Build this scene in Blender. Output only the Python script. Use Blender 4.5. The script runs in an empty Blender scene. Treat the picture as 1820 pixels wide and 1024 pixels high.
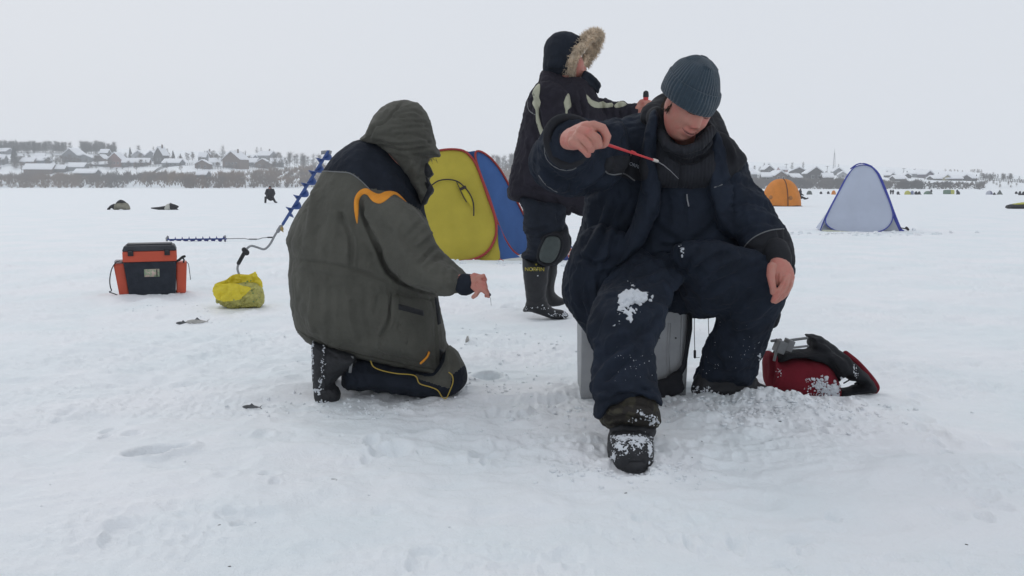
import bpy, bmesh, math, random
import numpy as np
from mathutils import Vector, Matrix
from mathutils.bvhtree import BVHTree
S = bpy.context.scene
COL = S.collection
# ---------------------------------------------------------------- camera
FPX, CX, CY, HOR = 1576.0, 910.0, 512.0, 328.5     # photograph 1820x1024
CH = 0.82
PA = math.atan((CY - HOR) / FPX)
cam_d = bpy.data.cameras.new('camera'); cam = bpy.data.objects.new('camera', cam_d); COL.objects.link(cam)
cam_d.sensor_width = 36; cam_d.lens = 36 * FPX / 1820; cam_d.clip_start = 0.05; cam_d.clip_end = 6000
cam.location = (0, 0, CH); cam.rotation_euler = (math.pi / 2 - PA, 0, 0)
S.camera = cam
# ---------------------------------------------------------------- sky and light
SUN_EL, SUN_AZ = math.radians(38), math.radians(-35)
w = bpy.data.worlds.new('World'); S.world = w; w.use_nodes = True
nt = w.node_tree; nt.nodes.clear()
out = nt.nodes.new('ShaderNodeOutputWorld'); bg = nt.nodes.new('ShaderNodeBackground')
sky = nt.nodes.new('ShaderNodeTexSky'); sky.sky_type = 'NISHITA'; sky.sun_disc = False
sky.sun_elevation = SUN_EL; sky.sun_rotation = SUN_AZ; sky.air_density = 1.5; sky.dust_density = 4
mx = nt.nodes.new('ShaderNodeMixRGB'); mx.inputs[0].default_value = 0.97
mx.inputs[2].default_value = (7.15, 7.48, 8.05, 1)          # the even cloud layer
nt.links.new(sky.outputs[0], mx.inputs[1]); nt.links.new(mx.outputs[0], bg.inputs[0])
bg.inputs[1].default_value = 0.1; nt.links.new(bg.outputs[0], out.inputs[0])
sl = bpy.data.lights.new('sun', 'SUN'); sl.energy = 0.5; sl.angle = math.radians(25); sl.color = (1, .97, .93)
so = bpy.data.objects.new('sun', sl); COL.objects.link(so)
so.rotation_euler = (math.pi / 2 - SUN_EL, 0, math.pi - SUN_AZ)
vs = S.view_settings; vs.view_transform = 'Standard'; vs.look = 'None'; vs.exposure = 0.0; vs.gamma = 1
try: S.cycles.use_denoising = True; S.cycles.max_bounces = 6; S.cycles.volume_bounces = 3
except Exception: pass
# ---------------------------------------------------------------- helpers
FW = Vector((0, math.cos(PA), -math.sin(PA))); UPV = Vector((0, math.sin(PA), math.cos(PA)))
CAMV = Vector((0, 0, CH))
def ray(px, py):
    return FW + Vector((1, 0, 0)) * ((px - CX) / FPX) + UPV * ((CY - py) / FPX)
def P(px, py, Y):
    d = ray(px, py); return CAMV + d * (Y / d.y)
def Pn(px, py, Y):
    px = np.asarray(px, float); py = np.asarray(py, float); Y = np.asarray(Y, float)
    x = (px - CX) / FPX; y = (CY - py) / FPX
    dy = math.cos(PA) + y * math.sin(PA); dz = -math.sin(PA) + y * math.cos(PA)
    return np.stack([x * Y / dy, Y * np.ones_like(x), CH + dz * Y / dy], -1)
def proj(V):
    V = np.asarray(V, float); y = V[..., 1]; z = V[..., 2] - CH
    f = y * math.cos(PA) - z * math.sin(PA); u = y * math.sin(PA) + z * math.cos(PA)
    return CX + FPX * V[..., 0] / f, CY - FPX * u / f
def h3(ix, iy, iz, seed):
    n = (ix.astype(np.int64) * 374761393 + iy.astype(np.int64) * 668265263 + iz.astype(np.int64) * 2147483647 + seed * 974634777) & 0xffffffff
    n = ((n ^ (n >> 13)) * 1274126177) & 0xffffffff
    n = ((n ^ (n >> 16)) * 2246822519) & 0xffffffff
    return ((n ^ (n >> 15)) & 0xffffff) / float(0xffffff)
def vn(p, seed=0):
    p = np.asarray(p, float); i = np.floor(p); f = p - i; f = f * f * f * (f * (f * 6 - 15) + 10)
    ix, iy, iz = i[..., 0], i[..., 1], i[..., 2]; r = 0
    for a in (0, 1):
        for b in (0, 1):
            for c in (0, 1):
                r = r + h3(ix + a, iy + b, iz + c, seed) * (f[..., 0] if a else 1 - f[..., 0]) * (f[..., 1] if b else 1 - f[..., 1]) * (f[..., 2] if c else 1 - f[..., 2])
    return r * 2 - 1
def fbm(p, o=4, seed=0, g=.5):
    p = np.asarray(p, float); s = 0; a = 1.0
    for k in range(o):
        s = s + a * vn(p + k * 17.3, seed + k); p = p * 2.03; a *= g
    return s
def sstep(a, b, x):
    t = np.clip((x - a) / (b - a), 0, 1); return t * t * (3 - 2 * t)
def npmesh(name, V, F, smooth=True):
    V = np.asarray(V, np.float32); F = np.asarray(F, np.int32)
    me = bpy.data.meshes.new(name); me.vertices.add(len(V)); me.vertices.foreach_set('co', V.ravel())
    k = F.shape[1]; me.loops.add(F.size); me.loops.foreach_set('vertex_index', F.ravel())
    me.polygons.add(len(F)); me.polygons.foreach_set('loop_start', np.arange(0, F.size, k, dtype=np.int32))
    me.update(calc_edges=True); me.validate()
    me.polygons.foreach_set('use_smooth', np.full(len(me.polygons), smooth)); return me
def tag(o, label=None, cat=None, group=None, kind=None):
    if label: o['label'] = label
    if cat: o['category'] = cat
    if group: o['group'] = group
    if kind: o['kind'] = kind
    return o
def link(name, me, mat=None, parent=None):
    o = bpy.data.objects.new(name, me); COL.objects.link(o)
    if mat is not None and me is not None:
        me.materials.clear(); me.materials.append(mat)
    if parent is not None:
        o.parent = parent
        b = Vector((0, 0, 0)); p = parent
        while p is not None: b += p.location; p = p.parent
        if me is not None: me.transform(Matrix.Translation(-b)); me['off'] = tuple(b)
    return o
def empty(name, loc, label=None, cat=None, group=None):
    o = bpy.data.objects.new(name, None); COL.objects.link(o); o.location = loc; o.empty_display_size = .1
    return tag(o, label, cat, group)
# ---------------------------------------------------------------- materials
MATS = {}
def mat(name, col, rough=.7, var=0.0, vscale=20, bump=0.0, bscale=120, metal=0.0, spec=.4, sss=0, weave=0, sheen=0, col2=None, thr=None, trans=0, coord='Object', alpha=1):
    if name in MATS: return MATS[name]
    m = bpy.data.materials.new(name); m.use_nodes = True; nt = m.node_tree; b = nt.nodes['Principled BSDF']
    b.inputs['Roughness'].default_value = rough; b.inputs['Metallic'].default_value = metal
    b.inputs['Specular IOR Level'].default_value = spec if not weave else .18
    if sheen: b.inputs['Sheen Weight'].default_value = sheen
    if sss:
        b.inputs['Subsurface Weight'].default_value = sss; b.inputs['Subsurface Radius'].default_value = (.01, .004, .002)
    tc = nt.nodes.new('ShaderNodeTexCoord'); L = nt.links.new
    b.inputs['Base Color'].default_value = (*col, 1)
    if var or col2:
        n = nt.nodes.new('ShaderNodeTexNoise'); n.inputs['Scale'].default_value = vscale; n.inputs['Detail'].default_value = 6; n.inputs['Roughness'].default_value = .6
        L(tc.outputs[coord], n.inputs['Vector']); r = nt.nodes.new('ShaderNodeValToRGB'); L(n.outputs['Fac'], r.inputs[0])
        lo, hi = (thr or (.3, .7)); r.color_ramp.elements[0].position = lo; r.color_ramp.elements[1].position = hi
        c2 = col2 or tuple(min(1, c * (1 + var)) for c in col); c1 = col if col2 else tuple(c * (1 - var) for c in col)
        r.color_ramp.elements[0].color = (*c1, 1); r.color_ramp.elements[1].color = (*c2, 1)
        L(r.outputs[0], b.inputs['Base Color'])
    last = None
    if bump:
        n = nt.nodes.new('ShaderNodeTexNoise'); n.inputs['Scale'].default_value = bscale; n.inputs['Detail'].default_value = 5
        L(tc.outputs[coord], n.inputs['Vector']); bp = nt.nodes.new('ShaderNodeBump'); bp.inputs['Strength'].default_value = bump; bp.inputs['Distance'].default_value = .01
        L(n.outputs['Fac'], bp.inputs['Height']); last = bp
    if weave:
        v = nt.nodes.new('ShaderNodeTexNoise'); v.inputs['Scale'].default_value = 900; v.inputs['Detail'].default_value = 1
        L(tc.outputs[coord], v.inputs['Vector']); bp = nt.nodes.new('ShaderNodeBump'); bp.inputs['Strength'].default_value = weave; bp.inputs['Distance'].default_value = .002
        L(v.outputs['Fac'], bp.inputs['Height'])
        if last: L(last.outputs[0], bp.inputs['Normal'])
        last = bp
    if last: L(last.outputs[0], b.inputs['Normal'])
    if trans:
        t = nt.nodes.new('ShaderNodeBsdfTranslucent'); t.inputs[0].default_value = (*col, 1); ms = nt.nodes.new('ShaderNodeMixShader'); ms.inputs[0].default_value = trans
        L(b.outputs[0], ms.inputs[1]); L(t.outputs[0], ms.inputs[2]); L(ms.outputs[0], nt.nodes['Material Output'].inputs['Surface'])
    MATS[name] = m; return m
# ---------------------------------------------------------------- snow surface
PR_D = np.array([0, 3, 8, 20, 50, 120, 200, 330, 460, 5000.]); PR_Z = np.array([0, 0, -.05, -.25, -.48, -.78, -1.0, -1.0, -.95, -.95])
def px_of(x, y): return CX + FPX * x / np.maximum(y, .01) * 1.0
EDGE_X = np.array([-1500, 0, 225, 330, 500, 900, 1300, 1500, 1820, 4000.]); EDGE_Y = np.array([333.3, 333.3, 333.8, 334.6, 334.2, 334.2, 335.5, 335.6, 335.8, 335.8])
TOP_X = np.array([-1500, 0, 100, 300, 420, 520, 900, 1300, 1450, 1550, 1660, 1760, 1820, 4000.]); TOP_Y = np.array([262, 268, 270, 274, 276, 283, 290, 290, 296, 300, 306, 312, 315, 316.])
def edge_d(px):
    return 1.77 * FPX / (np.interp(px, EDGE_X, EDGE_Y) - HOR)
DENTS = []   # (x, y, rx, ry, depth, sharp)
MOUNDS = []
def base_h(x, y):
    r = np.sqrt(x * x + y * y)
    z = np.interp(r, PR_D, PR_Z)
    px = px_of(x, y); px = np.where(y <= 1, 900, px)
    ed = np.where(y > 1, edge_d(px), 450)
    top = (HOR - np.interp(px, TOP_X, TOP_Y)) * 720 / FPX + CH
    t = np.clip((r - ed) / (700 - ed), 0, 1)
    rise = (top - z) * (0.12 * sstep(0, .03, t) + .88 * t ** .85)
    rise = np.where(r > 700, (top - z) + np.clip((r - 700), 0, 400) * .004, rise)
    return z + np.where(r > ed, rise, 0)
def gh(x, y, fine=True):
    x = np.asarray(x, float); y = np.asarray(y, float); r = np.sqrt(x * x + y * y)
    z = base_h(x, y)
    p = np.stack([x, y, np.zeros_like(x)], -1)
    a = np.clip(1.4 - r / 30, .15, 1)
    z = z + .016 * fbm(p * 1.3, 2, 3) * a + .010 * fbm(p * np.array([2.6, 4.4, 1]), 3, 7) * a
    rough = sstep(-.2, .7, vn(p * .7, 11)) * .8 + .35
    f = 1 - sstep(12, 26, r)
    q = p * 9 + .6 * np.stack([vn(p * 5, 21), vn(p * 5, 22), 0 * x], -1)
    z = z + (.0095 * fbm(q, 3, 31) * rough + .0060 * (1 - np.abs(vn(p * np.array([6, 15, 1]), 41)) * 2) * rough) * f
    cr = vn(p * np.array([2.2, 3.4, 1]), 43); z = z + .0032 * (1 - 2.2 * np.abs(vn(p * np.array([9, 22, 1]) + .8 * vn(p * 3, 45)[..., None], 46))) * f + (.0060 * sstep(-.15, .5, cr) * (1 - np.abs(fbm(p * 26, 2, 44)) * 1.6)) * f
    pit = vn(p * np.array([3.4, 5.2, 1]), 51)
    z = z - .014 * sstep(.42, .8, pit) * f
    for (dx, dy, rx, ry, d, s) in DENTS:
        q = ((x - dx) / rx) ** 2 + ((y - dy) / ry) ** 2
        m = q < 6
        if not np.any(m): continue
        n = .25 * vn(p[m] * 14, 61) if m.ndim else 0
        z = z.copy(); qq = np.sqrt(q[m]) + n
        z[m] = z[m] - d * (1 - sstep(s, 1.0, qq)) + .18 * abs(d) * np.exp(-((qq - 1.15) / .2) ** 2) * (d > 0)
    for (dx, dy, rx, ry, d) in MOUNDS:
        q = ((x - dx) / rx) ** 2 + ((y - dy) / ry) ** 2; m = q < 1.6
        if not np.any(m): continue
        z = z.copy(); k = (1 - sstep(0, 1.5, q[m]))
        z[m] = z[m] + d * k * (1 + .55 * fbm(p[m] * 16, 3, 71)) + .006 * k * vn(p[m] * 45, 72)
    return z
def gz(x, y): return float(gh(np.array([x]), np.array([y]))[0])
def ground_at(px, py):
    d = ray(px, py); lo = None; Y = 1.0; prev = Y
    while Y < 1100:
        p = CAMV + d * (Y / d.y)
        if p.z < float(base_h(np.array([p.x]), np.array([p.y]))[0]): 
            a, b = prev, Y
            for _ in range(25):
                m = (a + b) / 2; p = CAMV + d * (m / d.y)
                if p.z < float(base_h(np.array([p.x]), np.array([p.y]))[0]): b = m
                else: a = m
            return CAMV + d * (a / d.y)
        prev = Y; Y *= 1.03
    p = CAMV + d * (720 / d.y); return p
def gpx(px, py):
    p = ground_at(px, py); return p.x, p.y
def dent(px, py, wpx, hpx, depth, s=.35):
    p = ground_at(px, py); a = ground_at(px, py + hpx / 2); b = ground_at(px, py - hpx / 2)
    DENTS.append((p.x, p.y, wpx / 2 * p.y / FPX, (b.y - a.y) / 2, depth, s))
def mound(px, py, wpx, hpx, d):
    p = ground_at(px, py); a = ground_at(px, py + hpx / 2); b = ground_at(px, py - hpx / 2)
    MOUNDS.append((p.x, p.y, wpx / 2 * p.y / FPX, (b.y - a.y) / 2, d))
# drilled holes, footprints and churned snow that the photograph shows
dent(278, 808, 105, 34, .08, .66); dent(868, 671, 58, 11, .05, .7); dent(706, 803, 56, 22, .018, .2)
dent(470, 776, 40, 14, .012, .1); dent(745, 806, 14, 8, .012, .1); dent(450, 935, 110, 34, .012, .5); dent(235, 770, 40, 9, .012, .3)
dent(655, 695, 90, 30, .012, .2); dent(705, 712, 150, 34, .016, .3); dent(1335, 882, 130, 34, .014, .5); dent(1470, 930, 120, 20, .012, .3)
dent(1765, 786, 60, 24, .014, .3); dent(1760, 845, 80, 18, .016, .3); dent(1690, 915, 40, 30, .014, .2); dent(1640, 760, 60, 30, .008, .1)
dent(905, 546, 34, 8, .03, .4); dent(918, 548, 18, 6, .02, .4); dent(1310, 960, 26, 36, .012, .3); dent(1480, 905, 30, 14, .012, .2)
dent(560, 860, 50, 14, .008, .2); dent(690, 910, 60, 18, .012, .2); dent(560, 985, 90, 30, .010, .2); dent(400, 860, 50, 20, .008, .2)
dent(1040, 890, 80, 24, .008, .3); dent(880, 800, 90, 26, .01, .3); dent(760, 760, 120, 22, .01, .3); dent(900, 745, 110, 26, .012, .3)
dent(1225, 960, 20, 40, .010, .3); dent(1600, 985, 60, 26, .012, .2); dent(1395, 1000, 50, 14, .012, .2); dent(290, 560, 30, 6, .02, .3)
dent(1130, 835, 130, 24, .02, .3); dent(640, 560, 40, 8, .02, .3)
mound(1290, 722, 190, 30, .022); mound(1385, 718, 130, 26, .028); mound(1430, 735, 110, 26, .018); mound(1250, 760, 120, 30, .016)
mound(1330, 768, 90, 26, .018); mound(1190, 845, 80, 24, .01); mound(1050, 845, 60, 20, .010); mound(880, 640, 50, 12, .012)
mound(834, 612, 26, 8, .012); mound(1490, 716, 100, 14, .010); mound(700, 716, 90, 14, .008); mound(275, 537, 60, 10, .02); mound(438, 554, 44, 8, .016)
RB_ = random.Random(404)
for i in range(26):      # old boot prints, two lobes each
    px = RB_.uniform(40, 1790); py = RB_.uniform(600, 1000); w_ = 30 * (py - 329) / 400
    if 500 < px < 850 and py < 760: continue
    dent(px, py, w_ * RB_.uniform(1.0, 1.7), w_ * .55, RB_.uniform(.010, .020), RB_.uniform(.3, .6)); dent(px + w_ * RB_.uniform(-.7, .7), py + w_ * .4, w_ * .7, w_ * .4, RB_.uniform(.008, .016), .5)
rr = [.35]
while rr[-1] < 770:
    r = rr[-1]; rr.append(r + min(max(.010, r * r / 1292 * 1.25), 3.0 if r < 760 else 60))
rr = np.array(rr)
ang = np.concatenate([np.radians(np.linspace(-36, 36, 900)), np.radians(np.linspace(36, 324, 90))[1:-1]])
nr, na = len(rr), len(ang)
RR, AA = np.meshgrid(rr, ang, indexing='ij'); GX, GY = RR * np.sin(AA), RR * np.cos(AA)
V = np.stack([GX.ravel(), GY.ravel(), gh(GX.ravel(), GY.ravel())], -1)
i = np.arange(nr - 1)[:, None] * na; j = np.arange(na)[None, :]; j2 = (j + 1) % na
Fq = np.stack([(i + j), (i + j2), (i + na + j2), (i + na + j)], -1).reshape(-1, 4)[:, ::-1]
def snow_mat():
    m = bpy.data.materials.new('snow'); m.use_nodes = True; nt = m.node_tree; b = nt.nodes['Principled BSDF']; L = nt.links.new
    b.inputs['Roughness'].default_value = .65; b.inputs['Specular IOR Level'].default_value = .25
    tc = nt.nodes.new('ShaderNodeTexCoord')
    n = nt.nodes.new('ShaderNodeTexNoise'); n.inputs['Scale'].default_value = 1.1; n.inputs['Detail'].default_value = 5; n.inputs['Roughness'].default_value = .6; L(tc.outputs['Object'], n.inputs['Vector'])
    r = nt.nodes.new('ShaderNodeValToRGB'); L(n.outputs[0], r.inputs[0]); r.color_ramp.elements[0].position = .38; r.color_ramp.elements[1].position = .62
    r.color_ramp.elements[0].color = (.785, .838, .862, 1); r.color_ramp.elements[1].color = (.85, .864, .886, 1)   # wet, icy patches against dry snow
    L(r.outputs[0], b.inputs['Base Color'])
    n1 = nt.nodes.new('ShaderNodeTexNoise'); n1.inputs['Scale'].default_value = 26; n1.inputs['Detail'].default_value = 7; n1.inputs['Roughness'].default_value = .65; L(tc.outputs['Object'], n1.inputs['Vector'])
    b1 = nt.nodes.new('ShaderNodeBump'); b1.inputs['Strength'].default_value = .8; b1.inputs['Distance'].default_value = .01; L(n1.outputs[0], b1.inputs['Height'])
    n2 = nt.nodes.new('ShaderNodeTexNoise'); n2.inputs['Scale'].default_value = 260; n2.inputs['Detail'].default_value = 3; L(tc.outputs['Object'], n2.inputs['Vector'])
    b2 = nt.nodes.new('ShaderNodeBump'); b2.inputs['Strength'].default_value = .6; b2.inputs['Distance'].default_value = .003; L(n2.outputs[0], b2.inputs['Height']); L(b1.outputs[0], b2.inputs['Normal'])
    L(b2.outputs[0], b.inputs['Normal']); return m
SNOW = snow_mat()
tag(link('snow_covered_ground', npmesh('snow_covered_ground', V, Fq), SNOW), 'trampled white snow over the frozen river and its banks', None, None, 'structure')
# ---------------------------------------------------------------- shape tools
def catmull(pts, n=6, closed=True):
    pts = np.asarray(pts, float); N = len(pts); o = []
    for i in range(N if closed else N - 1):
        if closed: p0, p1, p2, p3 = pts[i - 1], pts[i], pts[(i + 1) % N], pts[(i + 2) % N]
        else: p0, p1, p2, p3 = pts[max(i - 1, 0)], pts[i], pts[i + 1], pts[min(i + 2, N - 1)]
        for k in range(n):
            t = k / n
            o.append(.5 * ((2 * p1) + (-p0 + p2) * t + (2 * p0 - 5 * p1 + 4 * p2 - p3) * t * t + (-p0 + 3 * p1 - 3 * p2 + p3) * t ** 3))
    if not closed: o.append(pts[-1])
    return np.array(o)
def seg_dist(Q, poly, closed=True):
    """distance of points Q (N,2) to a polyline, nearest point, arc position"""
    A = np.asarray(poly, float); B = np.roll(A, -1, 0)
    if not closed: A, B = A[:-1], B[:-1]
    best = np.full(len(Q), 1e9); near = np.zeros((len(Q), 2)); arc = np.zeros(len(Q))
    for k in range(len(A)):
        d = B[k] - A[k]; L = d @ d
        if L < 1e-12: continue
        t = np.clip(((Q - A[k]) @ d) / L, 0, 1); q = A[k] + t[:, None] * d; dd = ((Q - q) ** 2).sum(1)
        m = dd < best; best[m] = dd[m]; near[m] = q[m]; arc[m] = (k + t[m]) / len(A)
    return np.sqrt(best), near, arc
def inside(Q, poly):
    x, y = Q[:, 0], Q[:, 1]; c = np.zeros(len(Q), bool); n = len(poly); j = n - 1
    for i in range(n):
        xi, yi = poly[i]; xj, yj = poly[j]
        if yi != yj:
            m = ((yi > y) != (yj > y)) & (x < (xj - xi) * (y - yi) / (yj - yi) + xi); c ^= m
        j = i
    return c
class Geo:
    """collects vertices and faces of several closed pieces"""
    def __init__(s): s.V = []; s.F = []; s.n = 0
    def add(s, V, F):
        s.V += [tuple(v) for v in V]; s.F += [tuple(i + s.n for i in f) for f in F]; s.n += len(V); return s
    def pillow(s, outline, Y, T, R, tx=0.0, ty=0.0, step=None, sm=5, back=1.0, ref=None, pw=.5):
        """a rounded solid with the given outline: T half thickness (m), R edge radius (m), tilt of the mid plane per pixel"""
        o = catmull(outline, sm) if sm else np.asarray(outline, float)
        step = step or max(2.0, .006 * FPX / Y)
        mn, mxx = o.min(0) - step * 1.5, o.max(0) + step * 1.5
        xs = np.arange(mn[0], mxx[0], step); ys = np.arange(mn[1], mxx[1], step)
        gx, gy = np.meshgrid(xs, ys); Q = np.stack([gx.ravel(), gy.ravel()], 1)
        d, near, _ = seg_dist(Q, o); ins = inside(Q, o); nx, ny = len(xs), len(ys)
        Q2 = np.where(ins[:, None], Q, near); d = np.where(ins, d, 0)
        cx, cy = ref or ((mn + mxx) / 2)
        Yc = Y + tx * (Q2[:, 0] - cx) + ty * (Q2[:, 1] - cy)
        t = np.clip(d * Y / FPX / R, 0, 1); h = T * (1 - (1 - t) ** 2) ** pw
        M = Pn(Q2[:, 0], Q2[:, 1], Yc)
        cell = []
        insg = ins.reshape(ny, nx)
        for a in range(ny - 1):
            for b in np.nonzero(insg[a, :-1] | insg[a, 1:] | insg[a + 1, :-1] | insg[a + 1, 1:])[0]: cell.append((a * nx + b, a * nx + b + 1, (a + 1) * nx + b + 1, (a + 1) * nx + b))
        used = sorted({i for c in cell for i in c}); fi = {}; bi = {}; VV = []
        for u in used:
            if ins[u]:
                fi[u] = len(VV); VV.append((M[u, 0], M[u, 1] - h[u], M[u, 2])); bi[u] = len(VV); VV.append((M[u, 0], M[u, 1] + h[u] * back, M[u, 2]))
            else: fi[u] = bi[u] = len(VV); VV.append(tuple(M[u]))
        FF = []
        for c in cell:
            FF.append(tuple(fi[i] for i in reversed(c))); FF.append(tuple(bi[i] for i in c))
        FF = [f for f in FF if len(set(f)) > 2]
        return s.add(VV, FF)
    def tube(s, pts, rad, n=10, cap=True, flat=None, closed=False, rnd=True):
        """swept tube through 3D pts; rad a number, list, or list of (a,b) with flat giving the direction of a"""
        pts = [Vector(p) for p in pts]; N = len(pts); rings = []
        rad = [rad] * N if not isinstance(rad, (list, tuple)) else list(rad)
        up = Vector(flat) if flat is not None else None; prev = None
        items = []
        for i, p in enumerate(pts):
            if closed: d = pts[(i + 1) % N] - pts[i - 1]
            else: d = pts[min(i + 1, N - 1)] - pts[max(i - 1, 0)]
            d.normalize()
            if up is not None: a = up - d * up.dot(d)
            elif prev is not None: a = prev - d * prev.dot(d)
            else: a = d.orthogonal()
            if a.length < 1e-6: a = d.orthogonal()
            a.normalize(); prev = a; b = d.cross(a); items.append((p, d, a, b, rad[i] if isinstance(rad[i], (tuple, list)) else (rad[i], rad[i])))
        if rnd and cap and not closed:
            def capr(it, sg):
                p, d, a, b, r = it; m = min(r); o = []
                for ph in (75, 45, 20): o.append((p + d * sg * m * math.sin(math.radians(ph)), d, a, b, (r[0] * math.cos(math.radians(ph)), r[1] * math.cos(math.radians(ph)))))
                return o
            items = capr(items[0], -1) + items + capr(items[-1], 1)[::-1]
        V = []; F = []
        for (p, d, a, b, r) in items:
            for k in range(n):
                t = 2 * math.pi * k / n; V.append(p + a * (r[0] * math.cos(t)) + b * (r[1] * math.sin(t)))
        M = len(items)
        for i in range(M if closed else M - 1):
            i2 = (i + 1) % M
            for k in range(n): F.append((i * n + k, i * n + (k + 1) % n, i2 * n + (k + 1) % n, i2 * n + k))
        if cap and not closed: F.append(tuple(range(n))[::-1]); F.append(tuple((M - 1) * n + k for k in range(n)))
        return s.add(V, F)
    def ell(s, c, r, rot=None, nu=20, nv=14, e=1.0):
        c = Vector(c); V = []; F = []
        R = rot or Matrix.Identity(3)
        sp = lambda x: math.copysign(abs(x) ** e, x)
        for i in range(1, nv):
            ph = math.pi * i / nv
            for k in range(nu):
                t = 2 * math.pi * k / nu
                V.append(c + R @ Vector((r[0] * sp(math.sin(ph)) * sp(math.cos(t)), r[1] * sp(math.sin(ph)) * sp(math.sin(t)), r[2] * sp(math.cos(ph)))))
        V.append(c + R @ Vector((0, 0, r[2]))); V.append(c + R @ Vector((0, 0, -r[2]))); t, b = len(V) - 2, len(V) - 1
        for i in range(nv - 2):
            for k in range(nu): F.append((i * nu + k, (i + 1) * nu + k, (i + 1) * nu + (k + 1) % nu, i * nu + (k + 1) % nu))
        for k in range(nu): F.append((t, k, (k + 1) % nu)); F.append((b, (nv - 2) * nu + (k + 1) % nu, (nv - 2) * nu + k))
        return s.add(V, F)
    def box(s, c, h, rot=None, bev=0.0):
        c = Vector(c); R = rot or Matrix.Identity(3); bm = bmesh.new(); bmesh.ops.create_cube(bm, size=2)
        for v in bm.verts: v.co = Vector((v.co.x * h[0], v.co.y * h[1], v.co.z * h[2]))
        if bev: bmesh.ops.bevel(bm, geom=bm.edges[:], offset=bev, segments=2, affect='EDGES', profile=.7)
        bm.verts.ensure_lookup_table(); bm.verts.index_update()
        s.add([c + R @ v.co for v in bm.verts], [[v.index for v in f.verts] for f in bm.faces]); bm.free(); return s
    def prism(s, pts, thick, axis):
        """extrude a planar 3D polygon along axis by +-thick/2"""
        ax = Vector(axis).normalized() * (thick / 2); n = len(pts); pts = [Vector(p) for p in pts]
        V = [p - ax for p in pts] + [p + ax for p in pts]; F = [tuple(range(n))[::-1], tuple(range(n, 2 * n))]
        for k in range(n): F.append((k, (k + 1) % n, n + (k + 1) % n, n + k))
        return s.add(V, F)
    def mesh(s, name, smooth=True):
        me = bpy.data.meshes.new(name); me.from_pydata([tuple(v) for v in s.V], [], s.F); me.validate(); me.update()
        bm = bmesh.new(); bm.from_mesh(me); bmesh.ops.recalc_face_normals(bm, faces=bm.faces[:]); bm.to_mesh(me); bm.free()
        me.polygons.foreach_set('use_smooth', np.full(len(me.polygons), smooth)); return me
    def obj(s, name, m=None, parent=None, smooth=True): return link(name, s.mesh(name, smooth), m, parent)
    def remesh(s, name, vox=.006, smooth=4, fac=.5):
        """union of all pieces as one continuous surface"""
        me = s.mesh(name); o = bpy.data.objects.new(name, me); COL.objects.link(o)
        r = o.modifiers.new('r', 'REMESH'); r.mode = 'VOXEL'; r.voxel_size = vox; r.use_smooth_shade = True
        if smooth: sm = o.modifiers.new('s', 'SMOOTH'); sm.factor = fac; sm.iterations = smooth
        dg = bpy.context.evaluated_depsgraph_get(); dg.update(); m2 = bpy.data.meshes.new_from_object(o.evaluated_get(dg)); m2.name = name
        bpy.data.objects.remove(o); bpy.data.meshes.remove(me); return m2
def get_v(me):
    V = np.empty(len(me.vertices) * 3, np.float32); me.vertices.foreach_get('co', V); return V.reshape(-1, 3).astype(float)
def get_n(me):
    N = np.empty(len(me.vertices) * 3, np.float32); me.vertices.foreach_get('normal', N); return N.reshape(-1, 3).astype(float)
def set_v(me, V): me.vertices.foreach_set('co', V.astype(np.float32).ravel()); me.update()
def folds(me, strokes=(), noise=()):
    """cloth folds. strokes: (pixel polyline, width m, amp m) act where the surface faces the camera; noise: (scale xyz, amp, seed, ridged)"""
    V = get_v(me); N = get_n(me); d = np.zeros(len(V)); px, py = proj(V); Q = np.stack([px, py], 1)
    face = sstep(-.1, .35, -N[:, 1])
    for (pl, wd, am) in strokes:
        pl = catmull(pl, 5, False) if len(pl) > 2 else np.asarray(pl, float)
        lo, hi = pl.min(0), pl.max(0); wpx = wd * FPX / np.median(V[:, 1])
        m = (px > lo[0] - 3 * wpx) & (px < hi[0] + 3 * wpx) & (py > lo[1] - 3 * wpx) & (py < hi[1] + 3 * wpx)
        if not m.any(): continue
        dd, _, arc = seg_dist(Q[m], pl, False); dd = dd * V[m, 1] / FPX
        fade = np.clip(np.minimum(arc, 1 - arc) * 6 + .15, 0, 1)
        d[m] += am * (np.exp(-(dd / wd) ** 2) - .45 * np.exp(-((dd - 1.9 * wd) / wd) ** 2)) * face[m] * fade
    for nz in noise:
        sc, am, seed, kind = nz[:4]; R = nz[4] if len(nz) > 4 else None
        q = V if R is None else V @ np.array(R).T
        q = q * np.array(sc); q = q + .5 * fbm(q * .6, 2, seed + 50)[:, None]
        f = fbm(q, 3, seed)
        if kind: f = 1 - 2.2 * np.abs(f); f = np.clip(f, -1.2, 1)
        d += am * f
    set_v(me, V + N * d[:, None]); return me
def rotaxis(ax, deg):
    M = Matrix.Rotation(math.radians(deg), 3, ax); return [[M[i][j] for j in range(3)] for i in range(3)]
def vmask(me, poly, front=True):
    V = get_v(me); px, py = proj(V); m = inside(np.stack([px, py], 1), catmull(poly, 6))
    if front: m &= V[:, 1] < 1e9
    return m
def split(me, mask, name_a, mat_a, name_b, mat_b, parent, offset=0.0):
    """cut the mesh in two along a vertex mask: (rest, masked)"""
    V = get_v(me); N = get_n(me); fs = [tuple(p.vertices) for p in me.polygons]
    A = [f for f in fs if not mask[list(f)].all()]; B = [f for f in fs if mask[list(f)].all()]
    r = []
    for nm, mt, ff, off in ((name_a, mat_a, A, 0), (name_b, mat_b, B, offset)):
        u = sorted({i for f in ff for i in f}); ix = {v: k for k, v in enumerate(u)}
        m2 = bpy.data.meshes.new(nm); m2.from_pydata([tuple(V[i] + N[i] * off) for i in u], [], [tuple(ix[i] for i in f) for f in ff]); m2.update()
        m2.polygons.foreach_set('use_smooth', np.full(len(m2.polygons), True)); r.append(link(nm, m2, mt, parent))
    return r
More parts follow.
